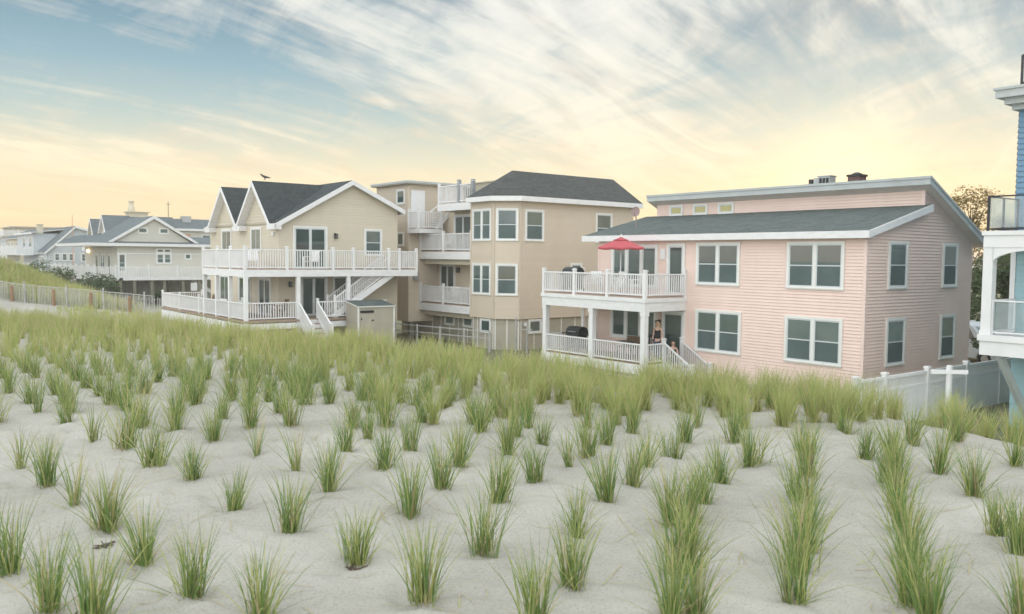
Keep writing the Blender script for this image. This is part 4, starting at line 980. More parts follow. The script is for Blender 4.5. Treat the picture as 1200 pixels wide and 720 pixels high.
# ================================================================ GRASS
AU = R(38.0); TH = math.atan(57.7 / 999); PHI = .0099; FPX = 999.
def project(X, Y, Z):
    c, s = cos(AU), sin(AU); Z = Z - CAMZ; r = X * c - Y * s; fw = X * s + Y * c
    F = fw * cos(TH) - Z * sin(TH); U = Z * cos(TH) + fw * sin(TH)
    if F <= .05: return None
    return 600 + FPX * r / F, 360 - FPX * U / F, F
def blades(rng, n, H, spread, w, segs=4, droop=.35, mats=(.62, .26, .12), base=.055, wild=.06):
    """n curved blades fanning from one crown; returns verts, quads, material ids"""
    V, F, Mi = [], [], []
    cl = [(rng.normal(0, base * .55), rng.normal(0, base * .55)) for _ in range(5)]
    for _ in range(n):
        a = rng.uniform(0, 2 * pi); br = min(abs(rng.normal(0, .62)), 1.7) * base; c_ = cl[int(rng.integers(len(cl)))]; bx, by = br * cos(a) * .8 + c_[0], br * sin(a) * .8 + c_[1]
        a2 = a + rng.normal(0, .7); lean = abs(rng.normal(0, spread)) + spread * .45 * (br / base)
        L = H * rng.uniform(.35, 1.12) if rng.uniform() < .3 else H * rng.uniform(.7, 1.14)
        cur = rng.uniform(.3, 1.3) * droop
        if rng.uniform() < wild:
            lean += rng.uniform(.4, .8); L *= 1.1; cur *= 2.6
            if rng.uniform() < .3: lean = rng.uniform(1.35, 1.9); L *= 1.15; cur *= .4
        fa = rng.uniform(0, pi); wx, wy = cos(fa), sin(fa)
        bw = w * rng.uniform(.65, 1.2); px, py, pz = bx, by, -.03; ang = lean * .55
        mi = rng.choice(3, p=mats); i0 = len(V); ds = L / segs
        for k in range(segs + 1):
            t = k / segs; ww = bw * (1 - t ** 1.8) * .5 + .0004
            V.append((px - wx * ww, py - wy * ww, pz)); V.append((px + wx * ww, py + wy * ww, pz))
            ang2 = ang + cur * t * t * 1.4
            px += cos(a2) * sin(ang2) * ds; py += sin(a2) * sin(ang2) * ds; pz += cos(ang2) * ds
            ang += lean * .25 / segs
        for k in range(segs):
            j = i0 + 2 * k; F.append((j, j + 1, j + 3, j + 2)); Mi.append(2 if (k == segs - 1 and mi == 1 and rng.uniform() < .35) else mi)
    for _ in range(int(n * .16)):
        a = rng.uniform(0, 2 * pi); r0 = base * rng.uniform(.5, 1.3); L = H * rng.uniform(.15, .42); e = rng.uniform(.5, 1.3); i0 = len(V)
        for k in range(3):
            t = k / 2; rr = r0 + L * t * sin(e * (.6 + .5 * t)); w2 = w * .45 * (1 - .7 * t)
            V.append((rr * cos(a) - sin(a) * w2, rr * sin(a) + cos(a) * w2, -.02 + L * t * cos(e * (.6 + .5 * t)))); V.append((rr * cos(a) + sin(a) * w2, rr * sin(a) - cos(a) * w2, -.02 + L * t * cos(e * (.6 + .5 * t))))
        for k in range(2): j = i0 + 2 * k; F.append((j, j + 1, j + 3, j + 2)); Mi.append(2)
    return V, F, Mi
def tuft_mesh(name, slots, *a, **k):
    V, F, Mi = blades(*a, **k); me = bpy.data.meshes.new(name); me.from_pydata(V, [], F)
    for m in slots: me.materials.append(M[m])
    me.polygons.foreach_set('material_index', Mi); me.polygons.foreach_set('use_smooth', [True] * len(F)); me.update(); return me
G3 = ['blade_a', 'blade_b', 'blade_c']; T3 = ['tall_a', 'tall_b', 'blade_c']
NEAR = [tuft_mesh('grass_tuft', G3, RNG, int(RNG.integers(100, 140)), RNG.uniform(.43, .51), RNG.uniform(.27, .36), .0068, 5, base=RNG.uniform(.042, .060), mats=(.62, .27, .11), wild=.10) for _ in range(9)]
THIN = [tuft_mesh('grass_tuft', G3, RNG, int(RNG.integers(40, 58)), RNG.uniform(.42, .50), RNG.uniform(.28, .38), .007, 5, base=.03, mats=(.55, .28, .17), wild=.12) for _ in range(5)]
TALL = [tuft_mesh('grass_tuft', T3, RNG, int(RNG.integers(85, 110)), RNG.uniform(.48, .55), RNG.uniform(.22, .30), .0080, 4, base=.05, mats=(.50, .38, .12), droop=.45) for _ in range(8)]

def gz(x, y): return float(ground_z(np.array([x]), np.array([y]))[0])
pts = [(x, y, 0) for x, y in TUFTS]; ex = np.array(TUFTS)
y = -1.0
for r2 in range(-2, 24):
    X0 = 1.22 + .415 * r2; mid = r2 % 2; off = RNG.choice([0, .06, -.06, .37], p=[.45, .2, .2, .15]) + (.37 if r2 % 2 else 0)
    for k in range(-8, 42):
        yy = .05 + .74 * k + off + RNG.normal(0, .055); x = X0 + RNG.normal(0, .05) + .05 * sin(yy * .5)
        if x > crest(yy) + .4: continue
        if np.min(np.hypot(ex[:, 0] - x, ex[:, 1] - yy)) < .36: continue
        p = project(x, yy, 3.2)
        if p is None or p[2] < 1.6: continue
        if p[1] > (508 if mid else 515) and -60 < p[0] < 1260: continue
        if mid and RNG.uniform() < .10: continue
        if not -420 < p[0] < 2000 or p[1] > 1300: continue
        if RNG.uniform() < .03: continue
        pts.append((x, yy, 1))
# the crest is planted closer: older, taller plants between the rows
for _ in range(900):
    yy = RNG.uniform(-1, 30); dd = RNG.uniform(-3.2, 3.0); x = crest(yy) + dd
    if dd < -1.1 and RNG.uniform() > .30: continue
    p = project(x, yy, 3.2)
    if p is None or not -150 < p[0] < 1350 or x < 1: continue
    if p[1] > 500: continue
    pts.append((x, yy, 2))
def view_key(q):
    p = project(q[0], q[1], 3.2); inside = -30 < p[0] < 1230 and p[1] < 800
    return (0 if inside else 1, p[2])
pts.sort(key=view_key)
solo, mass = pts[:300], pts[300:]
for i, (x, yy, kind) in enumerate(solo):
    dc = crest(yy) - x; t = float(sstep(3.4, .8, dc)) if kind else 0; t = max(t, .45 * float(sstep(15, 22, yy)))
    tall = RNG.uniform() < t
    thin = (not tall) and RNG.uniform() < .16 and yy > 4.9
    ms = TALL if tall else (THIN if thin else NEAR)
    o = bpy.data.objects.new('grass_tuft', ms[int(RNG.integers(len(ms)))]); COL.objects.link(o)
    o.location = (x, yy, gz(x, yy)); o.rotation_euler = (RNG.normal(0, .05), RNG.normal(0, .05), RNG.uniform(0, 6.28))
    k = RNG.uniform(.84, 1.08); o.scale = (k, k, k * RNG.uniform(.92, 1.06))
    if tall: tag(o, 'tall yellow-green beach grass tuft among those crowding the dune crest', 'grass tuft', 'tall grass tufts on the dune crest')
    elif thin: tag(o, 'sparse young beach grass tuft with few blades, planted in the dune rows', 'grass tuft', 'planted grass tufts in the sand')
    else: tag(o, 'bushy green beach grass tuft planted in a row in the bare sand', 'grass tuft', 'planted grass tufts in the sand')

def grass_mass():
    V, F, Mi = [], [], []
    lib = {'t': [blades(RNG, 44, .53, .25, .012, 3, base=.065, mats=(.46, .42, .12), droop=.45) for _ in range(6)],
           'n': [blades(RNG, 44, .48, .28, .011, 3, base=.05, mats=(.52, .34, .14)) for _ in range(4)],
           'm': [blades(RNG, 9, .62, .30, .045, 2, base=.25, mats=(.42, .45, .13)) for _ in range(6)]}
    def put(k, x, y, z, s):
        v, f, m = lib[k][int(RNG.integers(len(lib[k])))]; a = RNG.uniform(0, 6.28); c, sn = cos(a) * s, sin(a) * s; i = len(V)
        V.extend([(x + c * p[0] - sn * p[1], y + sn * p[0] + c * p[1], z + p[2] * s) for p in v]); F.extend([tuple(i + q for q in t) for t in f]); Mi.extend(m)
    for x, yy, kind in mass:
        dc = crest(yy) - x; t = max(float(sstep(3.4, .8, dc)), .45 * float(sstep(15, 22, yy)))
        put('t' if RNG.uniform() < t else 'n', x, yy, gz(x, yy), RNG.uniform(.82, 1.1))
    # scruffy grass on the far dune beyond the path and along the low ground
    n = 0
    while n < 6500:
        x, yy = RNG.uniform(-2, 15.5), 60 + 110 * RNG.uniform() ** 1.6
        p = project(x, yy, 3)
        if not -60 < p[0] < 240: continue
        d = float(np.exp(-((x - 6.8) / 6.4) ** 2) * sstep(60, 69, yy)) + .14
        if RNG.uniform() > d * (1.2 + 1.2 * float(vnoise(np.array(x / 3), np.array(yy / 3), 21))): continue
        # keep the strip before and just behind the sand fence bare
        fd = (x - 6.9) * .729 + (yy - 67.1) * .684
        if -6 < fd < .5: continue
        put('m', x, yy, gz(x, yy), RNG.uniform(.8, 1.7)); n += 1
    for _ in range(700):
        x, yy = RNG.uniform(10, 20), RNG.uniform(26, 60)
        if 14.5 < x < 26 and 39.3 < yy < 54: continue
        put('m', x, yy, gz(x, yy), RNG.uniform(.5, 1.0))
    me = bpy.data.meshes.new('dune_grass'); me.from_pydata(V, [], F)
    for m in T3: me.materials.append(M[m])
    me.polygons.foreach_set('material_index', Mi); me.polygons.foreach_set('use_smooth', [True] * len(F)); me.update()
    o = bpy.data.objects.new('dune_grass', me); COL.objects.link(o)
    return tag(o, 'mass of beach grass along the far dune crest and the dune beyond the path', 'grass', None, 'stuff')
grass_mass()
def litter():
    V, F, Mi = [], [], []
    for _ in range(520):
        x, yy = RNG.uniform(.4, 9), RNG.uniform(1.5, 9.5); L = RNG.uniform(.08, .38); a = RNG.uniform(0, 6.28); w = RNG.uniform(.0015, .003); bend = RNG.uniform(-.5, .5)
        i = len(V)
        for k in range(5):
            t = k / 4; aa = a + bend * t; px, py = x + cos(aa) * L * t, yy + sin(aa) * L * t; z = gz(px, py) + .005 + .018 * sin(pi * t) * RNG.uniform(0, 1)
            V += [(px - sin(aa) * w, py + cos(aa) * w, z), (px + sin(aa) * w, py - cos(aa) * w, z)]
        for k in range(4): j = i + 2 * k; F.append((j, j + 1, j + 3, j + 2)); Mi.append(0 if RNG.uniform() < .7 else 1)
    me = bpy.data.meshes.new('fallen_blades'); me.from_pydata(V, [], F); me.materials.append(M['blade_c']); me.materials.append(M['blade_b'])
    me.polygons.foreach_set('material_index', Mi); me.update(); o = bpy.data.objects.new('fallen_blades', me); COL.objects.link(o)
    return tag(o, 'dry fallen grass blades scattered over the pale sand', 'litter', None, 'stuff')
litter()
def root_clump(x, y, i):
    b = MB()
    for _ in range(9):
        a = RNG.uniform(0, 6.28); l = RNG.uniform(.03, .09); z = gz(x, y)
        b.tube((x + RNG.normal(0, .03), y + RNG.normal(0, .03), z + .004), (x + cos(a) * l, y + sin(a) * l, z + RNG.uniform(.006, .03)), .006, .003, 5)
    o = b.build('root_debris', 'bark', None, loc=(x, y, gz(x, y)))
    tag(o, ['dark root debris on the sand left of the front tufts', 'small twig debris beside a tuft near the lower left corner', 'dark twig debris at the foot of a tuft, front centre left'][i], 'debris', 'bits of root on the sand')
for i, (x, y) in enumerate(((1.22, 5.62), (.82, 4.62), (2.33, 4.47))): root_clump(x, y, i)

# ================================================================ FENCES, POSTS, SHED
def vinyl_fence():
    f = thing('vinyl_fence', 'white vinyl fence with a lattice top beside the pink house', 'fence', (26, 12.5, .1), 'fences')
    Y = 12.5; xs = [21.77, 23.3, 25.79, 28.35, 30.8, 33.2]; z1 = 1.72
    for x in xs:
        p = MB(); p.box(x - .065, x + .065, Y - .065, Y + .065, -.3, z1 + .06); p.box(x - .09, x + .09, Y - .09, Y + .09, z1 + .06, z1 + .09); p.prism([(x - .08, Y - .08, z1 + .09), (x + .08, Y - .08, z1 + .09), (x + .08, Y + .08, z1 + .09), (x - .08, Y + .08, z1 + .09)], (0, 0, .03)); p.build('post', 'white', f)
    for a, b_ in zip(xs[:-1], xs[1:]):
        a, b_ = a + .066, b_ - .066
        p = MB(); p.box(a, b_, Y - .02, Y + .02, .1, 1.28)
        k = a + .15
        while k < b_: p.box(k - .006, k + .006, Y - .027, Y - .021, .12, 1.25); k += .15
        p.box(a, b_, Y - .035, Y + .035, 1.281, 1.36); p.box(a, b_, Y - .035, Y + .035, z1 - .09, z1); pn = p.build('panel', 'white', f)
        l = MB(); k = a - .34
        while k < b_:
            for s in (1, -1):
                x0, x1 = (k, k + .28) if s > 0 else (k + .28, k); za, zb = 1.361, z1 - .091
                u0, u1 = (a - x0) / (x1 - x0), (b_ - x0) / (x1 - x0); lo, hi = max(0, min(u0, u1)), min(1, max(u0, u1))
                if hi - lo > .08: l.beam((x0 + (x1 - x0) * lo, Y + s * .006, za + (zb - za) * lo), (x0 + (x1 - x0) * hi, Y + s * .006, za + (zb - za) * hi), .008, .03)
            k += .075
        l.build('lattice', 'white', pn)
    return f
vinyl_fence()
def t_post(x, y, z1, L, ang, label, h2=0, mat='white', w=.055):
    t = thing('clothesline_post', label, 'post', (x, y, .1), 'T-shaped posts')
    p = MB(); p.box(x - w, x + w, y - w, y + w, -.2, z1 + h2); p.build('upright', mat, t)
    c, s = cos(ang), sin(ang); p = MB(); p.beam((x - c * L / 2, y - s * L / 2, z1 - .16), (x + c * L / 2, y + s * L / 2, z1 - .16), w * 1.7, w * 1.9); p.build('crossarm', mat, t)
t_post(23.4, 10.75, 2.2, .98, atan2(-.58, .75), 'white T-shaped post standing in front of the vinyl fence', .02)
t_post(26.6, 33.7, 1.75, .55, atan2(-.58, .75), 'taller grey T-shaped post in front of the beige house base', .25, 'grey_wood', .03)
t_post(27.0, 33.3, 1.55, .5, atan2(-.58, .75), 'shorter grey T-shaped post in front of the beige house base', .2, 'grey_wood', .03)

def sand_fence():
    f = thing('sand_fence', 'weathered slatted sand fence along the path below the far dune', 'fence', (11, 62, 1.4), 'fences')
    A, B = Vector((6.9, 67.1, 0)), Vector((16.0, 57.4, 0)); n = 118; sl = MB(); rl = MB(); prev = None
    for i in range(n + 1):
        t = i / n; p = A.lerp(B, t); z = gz(p.x, p.y); top = z + 1.12 + .03 * sin(i * 1.7)
        d = (B - A).normalized()
        if random.random() > .03: sl.hexa([(p.x - d.x * .02, p.y - d.y * .02, z - .1), (p.x + d.x * .02, p.y + d.y * .02, z - .1), (p.x + d.x * .02 + .01, p.y + d.y * .02 + .012, z - .1), (p.x - d.x * .02 + .01, p.y - d.y * .02 + .012, z - .1)] + [(p.x - d.x * .02 + random.uniform(-.02, .02), p.y - d.y * .02, top), (p.x + d.x * .02, p.y + d.y * .02, top), (p.x + d.x * .02 + .01, p.y + d.y * .02 + .012, top), (p.x - d.x * .02 + .01, p.y - d.y * .02 + .012, top)])
        if prev is not None and i % 6 == 0: rl.beam(prev, (p.x, p.y, z + 1.2), .05, .05)
        if i % 6 == 0: prev = (p.x, p.y, z + 1.2)
    sl.build('slat_panel', 'grey_wood', f); rl.build('top_rope', 'grey_wood', f)
    for i, t in enumerate((.03, .2, .27, .43, .5, .63, .7, .84, .92)):
        p = A.lerp(B, t); z = gz(p.x, p.y); rust = i % 2 == 1
        b = MB(); b.tube((p.x - .06, p.y - .08, z - .3), (p.x - .06 + random.uniform(-.05, .05), p.y - .08, z + (1.05 if rust else 1.45)), .10 if rust else .055, .09 if rust else .05, 8); b.build('post', 'rust_wood' if rust else 'grey_wood', f)
    return f
sand_fence()
def shed():
    s = thing('shed', 'small tan lean-to shed with a grey sloping roof in front of the tan porch', 'shed', (21.2, 38.9, .4))
    X0, X1, Y0, Y1 = 20.17, 22.2, 38.3, 39.6; b = MB()
    b.prism([(X0, Y0, .2), (X0, Y1, .2), (X0, Y1, 2.64), (X0, Y0, 2.44)], (X1 - X0, 0, 0)); b.build('wall', 'base_panel', s)
    r = MB(); roof_slab(r, [(X0 - .06, Y0 - .08, 2.49), (X1 + .06, Y0 - .08, 2.49), (X1 + .06, Y1 + .05, 2.73), (X0 - .06, Y1 + .05, 2.73)], .05); r.build('roof', ['roof_green', 'trim'], s)
    pieces([(x - .035, x + .035, Y0 - .03, Y0 + .035, .2, 2.42) for x in (X0, X1)], 'corner_trim', 'trim', s)
    d = MB(); d.box(X0 + .12, X0 + .95, Y0 - .03, Y0, .4, 2.12); d.build('door', 'base_panel', s)
    g = MB(); g.box(X0 + .1, X0 + .85, Y0 - .035, Y0 - .002, 2.15, 2.27); g.box(X0 + .72, X0 + .85, Y0 - .06, Y0 - .031, 1.75, 1.8); g.box(X0 + .12, X0 + .18, Y0 - .04, Y0 - .031, 1.8, 1.9); g.build('vent', 'dark_metal', s)
shed()
def low_fence():
    f = thing('rail_fence', 'low grey wire and rail fence at the foot of the beige house', 'fence', (25, 37, .2), 'fences')
    A, B = Vector((24.2, 41.6, 0)), Vector((25.6, 34.6, 0)); r = MB()
    for z in (.9, 1.25): r.beam((A.x, A.y, z), (B.x, B.y, z), .035, .05)
    r.build('rail', 'grey_wood', f)
    for t in (0, .25, .5, .75, 1):
        p = A.lerp(B, t); b = MB(); b.box(p.x - .04, p.x + .04, p.y - .04, p.y + .04, 0, 1.32); b.build('post', 'grey_wood', f)
low_fence()
def flagpole():
    f = thing('flagpole', 'thin pinkish flagpole with a ball top in front of the saltbox house', 'flagpole', (21.0, 110.5, 1.2))
    b = MB(); b.tube((21.0, 110.5, .5), (21.0, 110.5, 9.4), .06, .03, 8); b.build('pole', 'terracotta', f)
    b = MB(); b.ball((21.0, 110.5, 9.45), .09, n=8); b.build('finial', 'white', f)
flagpole()

# ================================================================ FURNITURE, GRILLS, UMBRELLA
def umbrella():
    x, y, z = 25.5, 25.3, 3.5
    u = thing('patio_umbrella', 'red patio umbrella open above the pink upper deck', 'umbrella', (x, y, z))
    b = MB(); b.lathe((x, y, z), [(.0, 0), (.26, 0), (.26, .05), (.05, .1), (.04, .3), (0, .3)], 16); b.build('base', 'concrete', u)
    b = MB(); b.tube((x, y, z + .05), (x, y, z + 2.5), .024, n=8); b.build('pole', 'white', u)
    n = 8; rim = 1.02; zr, zt = z + 1.98, z + 2.36
    ring = lambda r, zz, sag=0: [(x + r * cos(2 * pi * (k + .5) / n), y + r * sin(2 * pi * (k + .5) / n), zz) for k in range(n)]
    def canopy(r0, z0, r1, z1, val):
        b = MB(); S = 5
        P0, P1 = ring(r0, z0), ring(r1, z1)
        for k in range(n):
            a0, a1, c0, c1 = (Vector(p) for p in (P0[k], P0[(k + 1) % n], P1[k], P1[(k + 1) % n]))
            for i in range(S):
                for j in range(3):
                    def q(s, t):
                        lo = a0.lerp(a1, s); hi = c0.lerp(c1, s); p = lo.lerp(hi, t); sg = 4 * s * (1 - s)
                        return p - Vector((0, 0, .03 * sg * (1 - t) * r0 + .015 * sin(pi * t))) - (lo - Vector((x, y, lo.z))) * .02 * sg * (1 - t)
                    b.face([q(i / S, j / 3), q((i + 1) / S, j / 3), q((i + 1) / S, (j + 1) / 3), q(i / S, (j + 1) / 3)])
            if val:
                for i in range(S):
                    s0, s1 = i / S, (i + 1) / S; f0, f1 = a0.lerp(a1, s0), a0.lerp(a1, s1)
                    g0, g1 = 4 * s0 * (1 - s0), 4 * s1 * (1 - s1); cc = Vector((x, y, z0))
                    f0 = f0 - Vector((0, 0, .03 * g0 * r0)) - (f0 - cc) * .02 * g0; f1 = f1 - Vector((0, 0, .03 * g1 * r0)) - (f1 - cc) * .02 * g1
                    b.face([f0, f1, f1 - Vector((0, 0, .07)), f0 - Vector((0, 0, .07))])
        return b
    c = canopy(rim, zr, .27, zt - .07, True).build('canopy', 'red_cloth', u)
    canopy(.36, zt - .07, .03, zt + .05, False).build('vent_cap', 'red_cloth', c)
    for k in range(n):
        a = 2 * pi * (k + .5) / n; b = MB(); b.beam((x + .03 * cos(a), y + .03 * sin(a), zt - .02), (x + rim * cos(a), y + rim * sin(a), zr - .015), .016, .016); b.beam((x + .03 * cos(a), y + .03 * sin(a), zr - .25), (x + .5 * cos(a), y + .5 * sin(a), zr + .17), .012, .012); b.build('rib', 'white', u)
    b = MB(); b.lathe((x, y, zt + .03), [(0, 0), (.035, .0), (.04, .05), (.02, .09), (.03, .12), (0, .15)], 10); b.build('finial', 'white', u)
umbrella()
def grill(x, y, z, rot, label):
    g = thing('grill', label, 'grill', (x, y, z), 'covered grills on the decks'); o = Vector((x, y, z))
    b = MB(); b.box(x - .27, x + .27, y - .36, y + .36, z + .12, z + .72); b.build('cart', 'dark_metal', g)
    b = MB(); prof = [(-.30, .72), (-.30, .88), (-.24, 1.02), (-.12, 1.10), (.06, 1.12), (.2, 1.06), (.29, .92), (.30, .72)]
    b.prism([(x + p, y - .42, z + q) for p, q in prof], (0, .84, 0)); b.build('lid', 'black_cover', g)
    for s in (-1, 1):
        b = MB(); b.box(x - .22, x + .22, y + s * .43, y + s * .78, z + .78, z + .82); b.build('side_shelf', 'dark_metal', g)
        b = MB(); b.tube((x + .26, y + s * .4, z + .09), (x + .32, y + s * .4, z + .09), .09, n=12); b.build('wheel', 'rubber', g)
        b = MB(); b.box(x - .27, x - .22, y + s * .33 - .025, y + s * .33 + .025, z, z + .12); b.build('leg', 'dark_metal', g)
    b = MB(); b.tube((x - .33, y - .25, z + .9), (x - .33, y + .25, z + .9), .015, n=8); b.build('handle', 'steel', g)
    g.location = o
grill(25.6, 28.35, 3.5, 0, 'black covered grill on the pink upper deck'); grill(25.7, 28.15, .85, 0, 'black covered grill on the pink porch, behind the lower rail')

def patio_chair(x, y, z, rot, mat, label, wide=.56, cat='chair', hb=.95, name='patio_chair'):
    c = thing(name, label, cat, (x, y, z), 'deck chairs'); T = Matrix.Translation((x, y, z)) @ Matrix.Rotation(rot, 4, 'Z')
    def mk(nm, f):
        b = MB(); f(b); b.v = [tuple(T @ Vector(v)) for v in b.v]; b.build(nm, mat, c)
    w = wide / 2
    def slats(b):
        for k in range(6): b.box(-.26 + k * .088, -.26 + k * .088 + .075, -w + .03, w - .03, .40 + .01 * (5 - k) * .3, .425)
        b.box(-.27, .27, -w + .03, -w + .06, .37, .40); b.box(-.27, .27, w - .06, w - .03, .37, .40)
    mk('seat', slats)
    def back(b):
        n = max(5, int(wide / .1))
        for k in range(n):
            y0 = -w + .04 + (wide - .08) * k / n; b.hexa([(.22, y0, .42), (.25, y0, .42), (.25, y0 + .07, .42), (.22, y0 + .07, .42), (.36, y0, hb), (.39, y0, hb), (.39, y0 + .07, hb), (.36, y0 + .07, hb)])
        b.beam((.375, -w + .02, hb - .04), (.375, w - .02, hb - .04), .03, .06)
    mk('backrest', back)
    for s in (-1, 1):
        mk('armrest', lambda b: (b.box(-.3, .3, s * w - .035, s * w + .035, .62, .645)))
        for xx in (-.26, .24): mk('leg', lambda b: b.box(xx - .022, xx + .022, s * w - .022, s * w + .022, 0, .62))
    return c
def patio_table(x, y, z, r, mat, label):
    t = thing('patio_table', label, 'table', (x, y, z), 'deck tables')
    b = MB(); b.lathe((x, y, z + .68), [(0, 0), (r, 0), (r + .01, .015), (r, .03), (0, .03)], 20); b.build('tabletop', mat, t)
    for k in range(4):
        a = pi / 4 + k * pi / 2; b = MB(); b.tube((x + r * .85 * cos(a), y + r * .85 * sin(a), z), (x + r * .6 * cos(a), y + r * .6 * sin(a), z + .69), .022, n=8); b.build('leg', mat, t)
ZU, ZL = 4.32, 1.85
patio_chair(18.75, 40.7, ZU, .4, 'white', 'white deck chair by the sliding door on the tan upper deck')
patio_chair(15.9, 41.3, ZU, 1.2, 'white', 'white slatted chair at the corner of the tan upper deck')
patio_table(16.2, 42.4, ZU, .5, 'white', 'round white table on the tan upper deck')
patio_chair(16.2, 43.7, ZU, -1.3, 'white', 'white slatted chair beyond the table on the tan upper deck')
patio_chair(15.9, 43.4, ZL, .2, 'white', 'white chair behind the side rail of the tan porch')
patio_chair(15.8, 45.2, ZL, .1, 'wicker', 'brown chair on the tan porch beyond the white one')
patio_chair(15.8, 47.6, ZL, .1, 'wicker', 'brown chair farther along the tan porch, in the open part')
patio_chair(15.8, 49.4, ZL, 0, 'dark_metal', 'dark slatted chair at the far end of the tan porch')
patio_table(16.4, 41.0, ZL, .5, 'dark_metal', 'dark round table in the corner of the tan porch')
patio_chair(17.15, 40.9, ZL, 0, 'wicker', 'brown chair by the table in the corner of the tan porch')
patio_chair(27.3, 41.2, 5.34, 0, 'white', 'white chair on the upper balcony of the beige house')
patio_table(27.1, 39.2, 2.38, .42, 'white', 'white table on the lower balcony of the beige house')
patio_chair(27.2, 38.2, 2.38, -.8, 'white', 'white chair right of the table on the beige lower balcony')
patio_chair(27.2, 40.2, 2.38, .8, 'white', 'white chair left of the table on the beige lower balcony')
patio_chair(26.2, 25.3, .85, 0, 'wicker', 'wide brown wicker loveseat on the pink porch', 1.25, 'sofa', .85, 'wicker_loveseat')
patio_chair(26.1, 24.1, .85, .6, 'black_cloth', 'black chair beside the loveseat on the pink porch', .6, hb=1.0)
patio_table(25.5, 25.0, .85, .38, 'dark_metal', 'small dark table in front of the wicker loveseat')
patio_table(25.5, 25.95, 3.5, .40, 'white', 'white table on the pink upper deck beside the umbrella')
for i, (dx, dy, r, l) in enumerate(((.55, 1.5, .5, 'white chair left of the table on the pink upper deck'), (.75, -.9, -.6, 'white chair right of the umbrella on the pink upper deck'), (.85, .35, 0, 'white chair behind the umbrella pole on the pink upper deck'))):
    patio_chair(25.4 + dx, 25.9 + dy, 3.5, r, 'white', l)

# ================================================================ PEOPLE, BIRD
def skin_mesh(name, verts, edges, radii, mat, parent, root=0, sub=2, T=None):
    me = bpy.data.meshes.new(name); me.from_pydata([tuple(v) for v in verts], edges, []); ob = bpy.data.objects.new(name, me); COL.objects.link(ob)
    md = ob.modifiers.new('Skin', 'SKIN'); md.use_smooth_shade = True; md.branch_smoothing = .6
    for i, r in enumerate(radii):
        sv = me.skin_vertices[0].data[i]; sv.radius = r if isinstance(r, tuple) else (r, r); sv.use_root = (i == root)
    sm = ob.modifiers.new('Sub', 'SUBSURF'); sm.levels = sub; sm.render_levels = sub
    dg = bpy.context.evaluated_depsgraph_get(); dg.update(); m2 = bpy.data.meshes.new_from_object(ob.evaluated_get(dg)); ob.modifiers.clear(); ob.data = m2
    bpy.data.meshes.remove(me); m2.name = name; m2.materials.clear(); m2.materials.append(M[mat])
    if T is not None: m2.transform(T)
    m2.polygons.foreach_set('use_smooth', [True] * len(m2.polygons)); ob.parent = parent
    return ob
